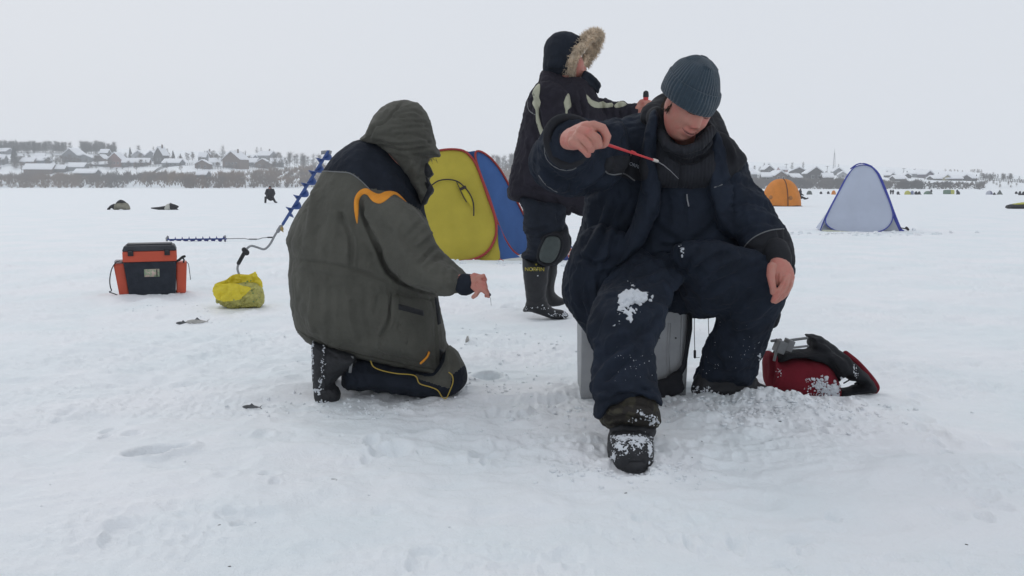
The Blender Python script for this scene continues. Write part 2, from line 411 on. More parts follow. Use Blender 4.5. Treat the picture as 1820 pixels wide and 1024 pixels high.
def bvh_of(*mes):
    vs, fs, n = [], [], 0
    for me in mes:
        V = get_v(me) + np.array(me.get('off', (0, 0, 0))); vs += [tuple(v) for v in V]; fs += [tuple(i + n for i in p.vertices) for p in me.polygons]; n += len(V)
    return BVHTree.FromPolygons(vs, fs)
def hit(bv, px, py, Yd=3.4):
    d = ray(px, py).normalized(); r = bv.ray_cast(CAMV, d)
    if r[0] is None:
        p = P(px, py, Yd); q = bv.find_nearest(p); return (q[0], q[1]) if q[0] else (p, Vector((0, -1, 0)))
    n = r[1]
    if n.dot(d) > 0: n = -n
    return r[0], n
def piping(bv, pl, rad, name, m, parent, n=6, lift=.4, sm=6, Yd=3.4):
    pts = catmull(pl, sm, False); g = Geo(); o = []
    for p in pts:
        h, nn = hit(bv, p[0], p[1], Yd); o.append(h + nn * rad * lift)
    for _ in range(2): o = [o[0]] + [(o[i - 1] + o[i] * 2 + o[i + 1]) / 4 for i in range(1, len(o) - 1)] + [o[-1]]
    g.tube(o, rad, n); return g.obj(name, m, parent)
def patch(bv, outline, th, name, m, parent, step=None, sm=4, R=None, Yd=3.4, puff=0):
    """a flat piece (pocket, flap, badge) laid on the surface, th thick"""
    o = catmull(outline, sm) if sm else np.asarray(outline, float)
    step = step or 2.2; mn, mxx = o.min(0) - step * 1.5, o.max(0) + step * 1.5
    xs = np.arange(mn[0], mxx[0], step); ys = np.arange(mn[1], mxx[1], step); gx, gy = np.meshgrid(xs, ys); Q = np.stack([gx.ravel(), gy.ravel()], 1)
    d, near, _ = seg_dist(Q, o); ins = inside(Q, o); Q = np.where(ins[:, None], Q, near); d = np.where(ins, d, 0); nx, ny = len(xs), len(ys); ig = ins.reshape(ny, nx)
    cell = [(a * nx + b, a * nx + b + 1, (a + 1) * nx + b + 1, (a + 1) * nx + b) for a in range(ny - 1) for b in range(nx - 1) if ig[a, b] or ig[a, b + 1] or ig[a + 1, b] or ig[a + 1, b + 1]]
    used = sorted({i for c in cell for i in c}); VV = []; fi = {}; bi = {}
    for u in used:
        h, nn = hit(bv, Q[u, 0], Q[u, 1], Yd); e = min(1, d[u] / (1.5 * step)); k = th * (.35 + .65 * e ** .5) + puff * (1 - (1 - min(1, d[u] / (R or 20))) ** 2)
        fi[u] = len(VV); VV.append(h + nn * k); bi[u] = len(VV); VV.append(h - nn * .003)
    FF = []
    for c in cell: FF.append(tuple(fi[i] for i in reversed(c))); FF.append(tuple(bi[i] for i in c))
    ec = {}
    for c in cell:
        for a, b in zip(c, c[1:] + c[:1]): ec[(a, b)] = ec.get((a, b), 0) + 1
    for (a, b) in list(ec):
        if (b, a) not in ec: FF.append((fi[a], fi[b], bi[b], bi[a]))
    g = Geo(); g.add(VV, FF); return g.obj(name, m, parent)
def lettering(txt, size, th, loc, xdir, ydir, name, m, parent):
    cu = bpy.data.curves.new('t', 'FONT'); cu.body = txt; cu.size = size; cu.extrude = th; cu.align_x = 'CENTER'; cu.align_y = 'CENTER'
    o = bpy.data.objects.new('t', cu); COL.objects.link(o); dg = bpy.context.evaluated_depsgraph_get(); dg.update()
    me = bpy.data.meshes.new_from_object(o.evaluated_get(dg)); bpy.data.objects.remove(o); bpy.data.curves.remove(cu)
    x = Vector(xdir).normalized(); y = Vector(ydir); y = (y - x * y.dot(x)).normalized(); z = x.cross(y); M = Matrix((x, y, z)).transposed().to_4x4(); M.translation = Vector(loc); me.transform(M); me.name = name
    return link(name, me, m, parent)
# ---------------------------------------------------------------- the far bank: houses, trees, thickets
BARK = mat('winter_twigs', (.10, .088, .080), .95, .2, 3)
TWIG = mat('brown_twigs', (.085, .065, .056), .95, 0, .035, col2=(.17, .10, .058), thr=(.4, .6))
TWIGG = mat('grey_twigs', (.085, .082, .085), .95, 0, .04, col2=(.17, .15, .14), thr=(.4, .6))
NEEDLE = mat('dark_needles', (.030, .040, .036), .95, .3, 2)
ROOFS = mat('roof_snow', (.80, .82, .85), .8, .03, 4)
WIN = mat('window_glass', (.03, .035, .04), .2)
WALLS = {k: mat('wall_' + k, c, .9, .15, 3) for k, c in dict(grey=(.17, .18, .195), dark=(.07, .068, .070), brown=(.13, .092, .075), red=(.19, .098, .085), pale=(.34, .35, .37), white=(.55, .56, .58), blue=(.11, .13, .17), pink=(.33, .22, .22), yellow=(.28, .26, .15), violet=(.11, .095, .125)).items()}
def ribbon_tree(seed, h, spread, twigs, thick=1.0, bushy=.0):
    """trunk and a crown of bare limbs and twigs; returns (trunk geo, crown geo)"""
    R = random.Random(seed); tr = Geo(); cr = Geo()
    lean = Vector((R.uniform(-.05, .05), R.uniform(-.05, .05), 1)); top = lean * h * .75
    tr.tube([Vector((0, 0, -.4)), lean * h * .3, top, lean * h * .95], [.11 * thick, .09 * thick, .05 * thick, .02], 5, rnd=False)
    limbs = []
    for i in range(int(14 + twigs / 40)):
        t = R.uniform(.10 - bushy * .6, .92); a = R.uniform(0, 6.28); b = lean * h * t; L = h * spread * (1.15 - t) * R.uniform(.6, 1.2); up = R.uniform(.5, 1.3)
        e = b + Vector((math.cos(a), math.sin(a), up)) * L * .6; m = b.lerp(e, .5) + Vector((math.cos(a), math.sin(a), -.2)) * L * .06
        cr.tube([b, m, e], [.035 * thick, .028 * thick, .012], 3, rnd=False); limbs.append((b, m, e, L))
    for i in range(twigs):
        b, m, e, L = R.choice(limbs); t = R.uniform(.25, 1); p = b.lerp(m, t * 2) if t < .5 else m.lerp(e, t * 2 - 1)
        d = Vector((R.gauss(0, 1), R.gauss(0, 1), R.gauss(.9, .7))).normalized(); l = h * R.uniform(.08, .16); q = p + d * l; q2 = q + (d + Vector((R.gauss(0, .4), R.gauss(0, .4), .2))) * l * .6
        cr.tube([p, q, q2], [.019, .013, .006], 3, rnd=False, cap=False)
    return tr, cr
def tree_proto(kind, seed):
    R = random.Random(seed)
    if kind == 'conifer':
        tr = Geo(); cr = Geo(); h = 9; tr.tube([(0, 0, -.4), (0, 0, h * .95)], [.16, .04], 5, rnd=False)
        for i in range(430):
            t = R.random() ** .8; z = h * (.08 + .92 * t); rad = 2.1 * (1 - t) ** .8 * R.uniform(.5, 1.1) + .1; a = R.uniform(0, 6.28)
            p = Vector((0, 0, z)); q = Vector((math.cos(a) * rad, math.sin(a) * rad, z - rad * .25)); cr.tube([p.lerp(q, .2), p.lerp(q, .7), q], [.10, .16, .03], 3, rnd=False)
    elif kind == 'birch': tr, cr = ribbon_tree(seed, 10, .34, 520)
    elif kind == 'poplar': tr, cr = ribbon_tree(seed, 11, .22, 480)
    else: tr, cr = ribbon_tree(seed, 4.5, .55, 420, .7, .16)
    return tr.mesh('trunk'), cr.mesh('crown')
PROT = {(k, i): tree_proto(k, 100 * i + len(k)) for k in ('birch', 'poplar', 'conifer', 'shrub') for i in range(3)}
def add_tree(kind, px, py, hpx, label, group, dist=None, wide=1.0, R=random.Random(77)):
    p = ground_at(px, py) if dist is None else P(px, py, dist)
    v = R.randrange(3); tm, cm = PROT[(kind, v)]; h0 = {'birch': 11, 'poplar': 12, 'conifer': 9, 'shrub': 5}[kind]
    s = hpx * p.y / FPX / h0
    z = float(base_h(np.array([p.x]), np.array([p.y]))[0])
    o = empty({'birch': 'birch_tree', 'poplar': 'poplar_tree', 'conifer': 'spruce_tree', 'shrub': 'leafless_shrub'}[kind], (p.x, p.y, z), label, 'shrub' if kind == 'shrub' else 'tree', group)
    o.scale = (s * wide, s * wide, s * max(1, (p.z - z) / max(hpx * p.y / FPX, .1) + 1) if p.z > z + 1 else s); o.rotation_euler[2] = R.uniform(0, 6.28)
    for nm, me, mt in (('trunk', tm, BARK), ('crown', cm, NEEDLE if kind == 'conifer' else (TWIG if kind == 'shrub' else BARK))):
        c = bpy.data.objects.new(nm, me); COL.objects.link(c); c.parent = o
        if not me.materials: me.materials.append(mt)
    return o
def house(px0, px1, pyt, pyb, wall, label, gable='front', name='house', wins=2, chim=0, tilt=0.0, eave=.45, dist=None, snow=True):
    """pixel box of the house on the photograph; it is built standing on the slope where that box meets the ground"""
    pxc = (px0 + px1) / 2; p = ground_at(pxc, pyb) if dist is None else P(pxc, pyb, dist); k = p.y / FPX
    W_, H_ = (px1 - px0) * k, (pyb - pyt) * k; Dp = min(max(W_ * .8, 5), 9)
    gz_ = float(base_h(np.array([p.x]), np.array([p.y]))[0]); z0 = min(gz_, p.z) if p.z < gz_ + 6 else gz_
    base = z0 - p.z
    o = empty(name, (p.x, p.y, z0), label, {'barn': 'barn', 'shed': 'shed'}.get(name, 'house'), 'village houses on the far bank')
    ro = Matrix.Rotation(tilt, 3, 'Z'); T = lambda x, y, z: Vector((p.x, p.y, p.z)) + ro @ Vector((x, y + Dp / 2, z))
    wh = H_ * (1 - eave); w2 = W_ / 2 * .94
    g = Geo()
    if gable == 'front':
        pr = [(-w2, base - 1), (w2, base - 1), (w2, wh), (0, H_ * .97), (-w2, wh)]
        n = 5; V = [T(x, -Dp / 2, z) for x, z in pr] + [T(x, Dp / 2, z) for x, z in pr]; F = [tuple(range(n)), tuple(range(2 * n - 1, n - 1, -1))] + [(i, n + i, n + (i + 1) % n, (i + 1) % n) for i in range(n)]
        g.add(V, F); wo = g.obj('wall', WALLS[wall], o, False)
        g = Geo(); th = max(.5, H_ * .045)
        for s_ in (-1, 1):
            sl = (H_ - wh) / w2; ov = W_ * .05
            a = (0, H_ + th * .2); b = (s_ * (w2 + ov), wh - ov * sl); pts = [(a[0], a[1]), (b[0], b[1]), (b[0], b[1] + th), (a[0], a[1] + th)]
            V = [T(x, -Dp / 2 - .45, z) for x, z in pts] + [T(x, Dp / 2 + .4, z) for x, z in pts]; F = [(0, 1, 2, 3), (7, 6, 5, 4)] + [(i, 4 + i, 4 + (i + 1) % 4, (i + 1) % 4) for i in range(4)]; g.add(V, F)
        rf = g.obj('roof', ROOFS, o, False)
    else:
        V = [T(-w2, -Dp / 2, base - 1), T(w2, -Dp / 2, base - 1), T(w2, -Dp / 2, wh), T(-w2, -Dp / 2, wh), T(-w2, Dp / 2, base - 1), T(w2, Dp / 2, base - 1), T(w2, Dp / 2, wh), T(-w2, Dp / 2, wh), T(-w2, 0, H_ * .97), T(w2, 0, H_ * .97)]
        g.add(V, [(0, 1, 2, 3), (5, 4, 7, 6), (0, 3, 8, 7, 4), (1, 5, 6, 9, 2), (3, 2, 9, 8), (7, 8, 9, 6)]); g.obj('wall', WALLS[wall], o, False)
        g = Geo(); th = .45; w3 = W_ / 2 * 1.02
        for s_ in (-1, 1):
            V = [T(-w3, 0, H_), T(w3, 0, H_), T(w3, s_ * (Dp / 2 + .7), wh - .35), T(-w3, s_ * (Dp / 2 + .7), wh - .35)]; V += [v + Vector((0, 0, th)) for v in V]
            g.add(V, [(0, 1, 2, 3), (7, 6, 5, 4)] + [(i, 4 + i, 4 + (i + 1) % 4, (i + 1) % 4) for i in range(4)])
        rf = g.obj('roof', ROOFS, o, False)
    for i in range(wins):
        x = w2 * (2 * (i + .5) / wins - 1) * .75; g = Geo(); hh = min(.7, wh * .28); g.box(T(x, -Dp / 2 - .02, wh * .52), (min(.55, w2 * .2), .06, hh), ro); wn = g.obj('window', WALLS['white'], o, False)
        g = Geo(); g.box(T(x, -Dp / 2 - .07, wh * .52), (min(.45, w2 * .16), .04, hh * .85), ro); g.obj('pane', WIN, wn, False)
    for i in range(chim):
        g = Geo(); g.box(T(w2 * (.3 if gable == 'front' else .45), 0, H_ + .4), (.35, .35, 1.1), ro); g.obj('chimney', WALLS['brown'], rf, False)
    return o
HS = [
(-6, 14, 264, 274, 'grey', 'grey cottage with snowy roof cut by the left photo edge, uppermost there', 'side', 'house', 2, 0),
(-8, 8, 276, 293, 'grey', 'low cottage with thick roof snow at the left photo edge, lower one', 'side', 'house', 1, 0),
(63, 79, 273, 283, 'white', 'small white hut right of the big dark spruce on the hill', 'side', 'house', 1, 0),
(52, 80, 279, 292, 'blue', 'long blue grey house just below the small white hut', 'side', 'house', 3, 0),
(36, 60, 281, 294, 'brown', 'snow roofed house right below the big dark spruce', 'side', 'house', 2, 0),
(73, 87, 281, 292, 'dark', 'dark shed with steep snowy roof right of the blue grey house', 'front', 'shed', 0, 0),
(42, 92, 292, 311, 'brown', 'long brick barn under a wide white roof above the left thicket', 'side', 'barn', 0, 0),
(108, 140, 265, 289, 'grey', 'tall pale grey house with one sharp snow edged gable', 'front', 'house', 2, 0),
(132, 166, 275, 289, 'grey', 'grey lower annex gable leaning against the tall pale grey house', 'front', 'house', 2, 0),
(98, 116, 294, 307, 'dark', 'snow covered shed below the tall pale grey house', 'side', 'shed', 0, 0),
(116, 149, 290, 304, 'grey', 'snow roofed shed between the brick barn and long dark barn', 'side', 'shed', 0, 0),
(130, 169, 301, 315, 'dark', 'long dark barn with flat roof low above the left thicket', 'side', 'barn', 0, 0),
(153, 196, 288, 296, 'dark', 'very long low dark shed with a thin snow line, left of the red house', 'side', 'shed', 0, 0),
(177, 192, 266, 278, 'dark', 'small dark house high behind the red brick house', 'side', 'house', 1, 0),
(191, 217, 272, 297, 'red', 'two storey red brick house with bare dark gable', 'front', 'house', 3, 0),
(168, 187, 276, 290, 'brown', 'brown shed touching the left of the red brick house', 'front', 'shed', 0, 0),
(234, 257, 269, 285, 'pale', 'pale house with snowy roof beside two dark spruces', 'front', 'house', 2, 0),
(217, 240, 282, 296, 'grey', 'snow roofed house directly right of the red brick house', 'side', 'house', 2, 0),
(238, 265, 282, 296, 'brown', 'brown walled house with bright roof below the pale gabled house', 'side', 'house', 2, 0),
(257, 280, 269, 287, 'grey', 'grey gabled house left of the dark chimney house', 'front', 'house', 2, 0),
(272, 292, 262, 292, 'dark', 'tall dark gabled house with chimney on the hill', 'front', 'house', 2, 1),
(288, 320, 283, 296, 'grey', 'wide white roofed house below the pair of dark spruces', 'side', 'house', 3, 0),
(352, 367, 272, 288, 'grey', 'upright grey house with bright roof in the middle of the left hill', 'side', 'house', 1, 0),
(363, 375, 269, 283, 'brown', 'narrow brown hut behind the upright grey house', 'front', 'house', 0, 1),
(346, 373, 285, 300, 'brown', 'brown house with lopsided roof below the upright grey house', 'front', 'house', 2, 0),
(372, 392, 282, 296, 'white', 'white walled cottage left of the big brown house', 'side', 'house', 2, 0),
(392, 430, 270, 299, 'brown', 'big brown house with steep snowy gable mid left hill', 'front', 'house', 4, 1),
(408, 431, 284, 296, 'dark', 'dark shed in front of the right side of the big brown house', 'side', 'shed', 0, 0),
(433, 456, 282, 296, 'grey', 'snow roofed cottage right of the big brown house', 'side', 'house', 2, 0),
(440, 451, 276, 284, 'blue', 'little blue grey hut behind the snow roofed cottage', 'side', 'house', 0, 0),
(453, 482, 269, 285, 'grey', 'wide house with white roof and smoking chimney at the skyline', 'side', 'house', 2, 1),
(453, 480, 283, 299, 'brown', 'brown gabled house right below the skyline house with white roof', 'front', 'house', 2, 0),
(481, 505, 282, 297, 'grey', 'rightmost snow roofed house of the left hill near the auger', 'side', 'house', 1, 0),
(348, 368, 304, 318, 'dark', 'dark shed standing low in the middle of the left thicket', 'side', 'shed', 0, 0),
(1374, 1402, 305, 321, 'brown', 'brown gabled house directly behind the orange dome tent', 'front', 'house', 2, 0),
(1353, 1376, 308, 321, 'dark', 'dark low house left of the gable behind the orange dome tent', 'side', 'house', 1, 0),
(1358, 1377, 295, 309, 'dark', 'snow roofed house with dark gable, left end of the right village', 'front', 'house', 1, 0),
(1386, 1401, 297, 306, 'pink', 'pinkish house above the orange dome tent', 'side', 'house', 1, 0),
(1403, 1437, 298, 314, 'dark', 'wide dark gabled house between orange tent and radio mast', 'front', 'house', 2, 0),
(1434, 1466, 298, 321, 'dark', 'tallest dark gable of the right village left of the blue tent', 'front', 'house', 2, 0),
(1405, 1427, 310, 321, 'dark', 'dark barn with bright roof in front of the wide dark gable', 'side', 'barn', 0, 0),
(1481, 1500, 299, 312, 'grey', 'grey gabled house just left of the blue tent tip', 'front', 'house', 1, 0),
(1490, 1506, 306, 316, 'pale', 'small pale hut touching the left edge of the blue tent', 'front', 'house', 1, 0),
(1462, 1482, 309, 322, 'dark', 'long dark barn under the radio mast', 'side', 'barn', 0, 0),
(1362, 1370, 291, 298, 'dark', 'tiny dark hut alone on the skyline above the orange tent', 'front', 'shed', 0, 0),
(1579, 1590, 303, 309, 'pale', 'tiny pale hut up the white slope right of the blue tent', 'side', 'house', 0, 0),
(1581, 1592, 308, 316, 'dark', 'tiny dark gable below the tiny pale hut right of the blue tent', 'front', 'house', 0, 0),
(1606, 1620, 309, 317, 'dark', 'dark small house between two utility poles', 'front', 'house', 0, 0),
(1629, 1649, 303, 316, 'grey', 'snow roofed rounded house right of the second utility pole', 'front', 'house', 2, 0),
(1643, 1661, 304, 317, 'violet', 'dark violet house beside the snow roofed rounded house', 'front', 'house', 1, 0),
(1675, 1691, 311, 321, 'yellow', 'yellowish gabled house above the green box tent', 'front', 'house', 1, 0),
(1660, 1710, 313, 321, 'dark', 'long dark barn on the bank above the green box tent', 'side', 'barn', 0, 0),
(1724, 1738, 311, 322, 'dark', 'dark house at the right end of the village beside a lone spruce', 'side', 'house', 0, 0),
(1590, 1612, 313, 322, 'dark', 'low dark barn on the bank directly right of the blue tent', 'side', 'barn', 0, 0),
(1305, 1350, 300, 320, 'grey', 'snow roofed grey house half hidden by the seated person shoulder', 'side', 'house', 2, 0),
]
for (a, b, c, d, w_, lb, gb, nm, wn, ch) in HS:
    house(a, b, c, d, w_, lb, gb, nm, wn, ch, tilt=random.Random(a * 7 + b).uniform(-.35, .35))
# trees one can tell apart
LT = [('conifer', 26, 293, 33, 'big dark spruce left of the small white hut', 1.25), ('conifer', 232, 284, 22, 'dark spruce left of the pale gabled house', 1), ('conifer', 29, 262, 14, 'small spruce tip above the wood on the far left skyline', .8),
      ('conifer', 298, 285, 15, 'left one of the close pair of dark spruces', 1.2), ('conifer', 308, 285, 17, 'right one of the close pair of dark spruces', 1.2), ('conifer', 321, 289, 16, 'dark spruce standing alone right of the spruce pair', 1.0),
      ('conifer', 364, 276, 8, 'tiny dark spruce behind the upright grey house', 1), ('birch', 396, 284, 26, 'round pale bare tree rising left of the big brown house', 1.2), ('birch', 246, 276, 18, 'bare tree behind the pale gabled house', 1.3), ('birch', 274, 276, 16, 'bare tree behind the dark chimney house', 1),
      ('birch', 124, 276, 24, 'pale bare tree behind the tall pale grey house', 1.2), ('birch', 297, 276, 12, 'pale bare tree above the close spruce pair', 1.1), ('poplar', 425, 280, 12, 'thin bare tree right of the big brown house', .9), ('poplar', 436, 281, 14, 'narrow pointed bare tree left of the skyline house', .8),
      ('birch', 457, 276, 15, 'bare tree left of the white roofed skyline house', 1.1), ('birch', 464, 274, 13, 'bare tree touching the white roofed skyline house', 1), ('birch', 342, 284, 14, 'bare bushy tree left of the upright grey house', 1.4), ('birch', 332, 284, 13, 'bare bushy tree right of the lone dark spruce', 1.4),
      ('birch', 206, 276, 13, 'pale bare tree above the red brick house', 1.1), ('birch', 192, 276, 15, 'bare tree left above the red brick house', 1.0), ('birch', 100, 290, 14, 'bare shrubby tree left of the tall pale grey house', 1.0), ('birch', 88, 306, 26, 'dark bare tree rising at the right end of the brick barn', .8),
      ('birch', 158, 306, 16, 'bare round tree above the long dark barn', 1.3), ('birch', 208, 312, 14, 'small bare tree below the red brick house', 1.3),
      ('conifer', 1735, 320, 10, 'lone spruce at the right end of the far village', 1.1), ('birch', 1408, 304, 15, 'pale bare tree behind the wide dark gable', 1.2), ('poplar', 1427, 304, 17, 'tall thin bare tree right behind the wide dark gable', .9), ('birch', 1350, 306, 10, 'round bare tree above the orange tent, left one', 1.7),
      ('birch', 1341, 306, 12, 'bare tree at the collar of the seated person', 1.2), ('birch', 1490, 300, 8, 'small bare tree beside the radio mast', 1), ('birch', 1644, 310, 8, 'bare tree behind the rounded house', 1.2), ('birch', 1612, 312, 8, 'bare tree beside the first utility pole', 1.3), ('birch', 1358, 298, 9, 'small bare tree on the right skyline left of the tiny dark hut', 1)]
for k, x, y, h, lb, wd in LT: add_tree(k, x, y, h, lb, 'trees standing among the far houses', None, wd)
R = random.Random(31)
for i in range(210):      # the wood along the left skyline
    x = R.choice([R.uniform(-10, 118), R.uniform(-10, 118), R.uniform(145, 205)]); h = R.uniform(14, 22) if x < 125 else R.uniform(15, 24)
    add_tree(R.choice(['birch', 'birch', 'poplar']), x, np.interp(x, [0, 110, 200], [271, 272, 275]) + R.uniform(-1, 1), h, 'bare tree in the grey wood along the left skyline', 'trees of the wood on the left skyline', None, R.uniform(.9, 1.3))
for i in range(80):      # skyline trees right of the hill, behind the kneeling man and the tent
    x = R.uniform(488, 930); y = np.interp(x, [488, 560, 930], [296, 300, 304]); h = R.uniform(20, 30)
    add_tree(R.choice(['birch', 'poplar', 'birch']), x, y + R.uniform(-2, 3), h + (4 if x > 850 else 0), 'bare tree in the hazy row behind the auger and yellow tent', 'trees of the row behind the yellow tent', None, R.uniform(.9, 1.4))
for i in range(34):
    x = R.choice([R.uniform(1740, 1830), R.uniform(1745, 1800)]); add_tree('birch', x, 320 + R.uniform(-2, 1), R.uniform(8, 13), 'bare tree in the low wood at the right end of the bank', 'trees of the low wood at the right end', None, R.uniform(1.2, 1.7))
for i in range(16): add_tree('shrub', R.uniform(1680, 1745), 305 + R.uniform(-1, 1), R.uniform(3, 5), 'grey shrub in the faint line on the white slope', 'shrubs in the faint line on the slope', None, 1.5)
for i in range(125):      # garden trees scattered between the houses
    x = R.uniform(0, 520); y = R.uniform(284, 304); add_tree(R.choice(['birch', 'birch', 'shrub']), x, y, R.uniform(9, 19), 'small bare garden tree among the snowy yards of the left village', 'garden trees of the left village', None, R.uniform(1.0, 1.6))
for i in range(26):
    x = R.uniform(1310, 1720); add_tree(R.choice(['birch', 'shrub', 'shrub']), x, np.interp(x, [1310, 1720], [312, 318]) + R.uniform(-5, 4), R.uniform(4, 8), 'small bare garden tree among the snowy yards of the right village', 'garden trees of the right village', None, R.uniform(1.0, 1.6))
# individual shrubs at the ice edge
for i in range(26):
    x = R.uniform(340, 560); add_tree('shrub', x, 333.6, R.uniform(5, 9), 'leafless shrub poking through snow at the left ice edge', 'shrubs at the left ice edge', None, 1.3)
for i in range(30):
    x = R.uniform(1640, 1830); add_tree('shrub', x, R.uniform(324, 334), R.uniform(4, 8), 'leafless shrub on the white right bank', 'shrubs on the right bank', None, 1.3)
# thickets that read as one mass
_gc = {}
def gcol(px, py):
    k = int(px // 4)
    if k not in _gc:
        Yd = np.linspace(340, 720, 600); x = (k * 4 + 2 - CX) / FPX * Yd; z = base_h(x, Yd); _, q = proj(np.stack([x, Yd, z], -1)); q = np.minimum.accumulate(q); _gc[k] = (q[::-1], Yd[::-1])
    q, Yd = _gc[k]; return float(np.interp(py, q, Yd))
def thicket(name, x0, x1, ytop, ybot, n, hpx, label, mt, dens=None, seed=1):
    R = random.Random(seed); V = []; F = []
    for i in range(n):
        x = R.uniform(x0, x1); yt, yb = ytop(x), ybot(x)
        t = R.random(); y = yb + (yt + hpx * .55 - yb) * t
        cl = .5 + .5 * math.sin(x * .061 + seed) * math.sin(x * .147 + 2 * seed) + .35 * math.sin(x * .31 + y * .5) + .25 * math.sin(x * .83 - y * .9); hk = .65 + .5 * max(0, min(1, cl))
        if R.random() > .35 + .9 * cl * (dens(x) if dens else 1): continue
        Yd = gcol(x, y) + R.uniform(-2, 4); p = P(x, y, Yd); z = float(base_h(np.array([p.x]), np.array([p.y]))[0]); s = Yd / FPX; h = hpx * s * R.uniform(.45, 1.15) * hk
        c = Vector((p.x, p.y, z - .3))
        for j in range(7):
            a = R.uniform(0, 6.28); d = Vector((math.cos(a) * R.uniform(.1, .55), math.sin(a) * .4, 1)); e = c + d * h * R.uniform(.5, 1); w_ = R.uniform(.05, .12); b = len(V)
            m = c.lerp(e, .55) + Vector((R.uniform(-.2, .2), 0, 0)); sx = Vector((w_, 0, 0)); sy = Vector((0, w_, 0))
            V += [c - sx, c + sx, c + sy, m - sx * .7, m + sx * .7, m + sy * .7, e]; F += [(b, b + 1, b + 4, b + 3), (b + 1, b + 2, b + 5, b + 4), (b + 2, b, b + 3, b + 5), (b + 3, b + 4, b + 6), (b + 4, b + 5, b + 6), (b + 5, b + 3, b + 6)]
            for q in range(2):
                t2 = R.uniform(.3, .9); s0 = c.lerp(e, t2); e2 = s0 + Vector((R.uniform(-.5, .5), R.uniform(-.3, .3), R.uniform(.2, .6))) * h * .3; b = len(V); V += [s0 - sx * .5, s0 + sx * .5, s0 + sy * .5, e2]; F += [(b, b + 1, b + 3), (b + 1, b + 2, b + 3), (b + 2, b, b + 3)]
    me = bpy.data.meshes.new(name); me.from_pydata([tuple(v) for v in V], [], F); me.update(); o = link(name, me, mt); tag(o, label, 'thicket', None, 'stuff'); return o
I_ = np.interp
thicket('riverside_thicket', -20, 300, lambda x: I_(x, [0, 150, 230, 300], [309, 309, 308, 304]), lambda x: I_(x, EDGE_X, EDGE_Y) + .3, 4600, 10, 'brown grey leafless thicket along the left part of the ice edge', TWIG, None, 2)
TWIGB = mat('warm_brown_twigs', (.085, .062, .048), .95, 0, .05, col2=(.19, .115, .065), thr=(.35, .6))
thicket('riverside_thicket', 290, 960, lambda x: I_(x, [290, 340, 430, 480, 560, 960], [304, 307, 303, 298, 292, 292]), lambda x: I_(x, EDGE_X, EDGE_Y) - I_(x, [300, 420, 560, 700], [1, 3, 6, 2]), 8200, 11, 'brown leafless thicket rising behind the blue auger', TWIGB, None, 3)
thicket('riverside_thicket', 1290, 1520, lambda x: 317, lambda x: 335.5, 4200, 9, 'grey thicket on the bank behind the orange tent', TWIGG, None, 4)
thicket('riverside_thicket', 1520, 1640, lambda x: 320, lambda x: 335.5, 1800, 8, 'sparse grey thicket on the bank right of the blue tent', TWIGG, None, 5)
thicket('riverside_thicket', 1640, 1750, lambda x: 322, lambda x: 335.5, 900, 7, 'thin grey thicket on the bank above the far green tents', TWIGG, lambda x: .6 + .4 * math.sin(x * .11), 6)
# fences, poles, mast
def pole(px, pyt, pyb, label, r=.14, arm=True, name='utility_pole'):
    p = ground_at(px, pyb); s = p.y / FPX; h = (pyb - pyt) * s
    o = empty(name, (p.x, p.y, p.z - .3), label, 'utility pole')
    g = Geo(); g.tube([p - Vector((0, 0, .5)), p + Vector((0, 0, h))], [r, r * .8], 6, rnd=False); g.obj('post', WALLS['dark'], o)
    if arm: g = Geo(); g.tube([p + Vector((-1.0, 0, h * .9)), p + Vector((1.0, 0, h * .9))], .09, 5, rnd=False); g.obj('crossarm', WALLS['dark'], o)
    return o
pole(1606, 299, 311, 'utility pole on the white slope, nearer the blue tent'); pole(1626, 300, 314, 'utility pole on the white slope, beside the rounded house'); pole(1397, 291, 306, 'utility pole above the orange dome tent'); pole(1470, 295, 307, 'utility pole left of the radio mast')
pole(1668, 307, 312, 'short dark post alone on the white slope', .2, False, 'post')
p = ground_at(1482, 304); s = p.y / FPX; MS = empty('radio_mast', tuple(p), 'tall thin lattice radio mast on the right skyline', 'mast'); hh = (304 - 265) * s
g = Geo()
for a in range(3):
    t = a * 2.094; g.tube([p + Vector((math.cos(t) * .9, math.sin(t) * .9, -1)), p + Vector((math.cos(t) * .25, math.sin(t) * .25, hh * .8))], .085, 4, rnd=False)
for i in range(22):
    z0, z1 = hh * .8 * i / 22, hh * .8 * (i + 1) / 22; r0, r1 = .9 - .65 * i / 22, .9 - .65 * (i + 1) / 22; t0, t1 = i * 2.094, (i + 1) * 2.094
    g.tube([p + Vector((math.cos(t0) * r0, math.sin(t0) * r0, z0)), p + Vector((math.cos(t1) * r1, math.sin(t1) * r1, z1))], .05, 3, rnd=False)
g.obj('lattice', WALLS['grey'], MS)
g = Geo(); g.tube([p + Vector((0, 0, hh * .78)), p + Vector((0, 0, hh))], [.12, .06], 5, rnd=False); g.obj('antenna', WALLS['grey'], MS)
def fence(pts, label, hm=1.4, mt='dark'):
    g = Geo(); ps = [ground_at(x, y) for x, y in catmull(pts, 4, False)]; g2 = Geo()
    for a, b in zip(ps, ps[1:]):
        d = b - a
        for v, zz in ((.3, 0), (.65, 0), (1.0, 0)): g.tube([a + Vector((0, 0, hm * v)), b + Vector((0, 0, hm * v))], .09, 4, rnd=False)
        for t in (0, .25, .5, .75): q = a.lerp(b, t); g.tube([q - Vector((0, 0, .4)), q + Vector((0, 0, hm * 1.05))], .11, 4, rnd=False)
    o = g.obj('fence', WALLS[mt], None, False); tag(o, label, 'fence'); return o
fence([(12, 291), (50, 289), (100, 288)], 'dark fence running below the blue grey house'); fence([(217, 298), (262, 297), (345, 294)], 'dark fence below the wide white roofed house'); fence([(270, 312), (282, 303), (300, 296)], 'dark diagonal fence climbing the snowy garden slope')
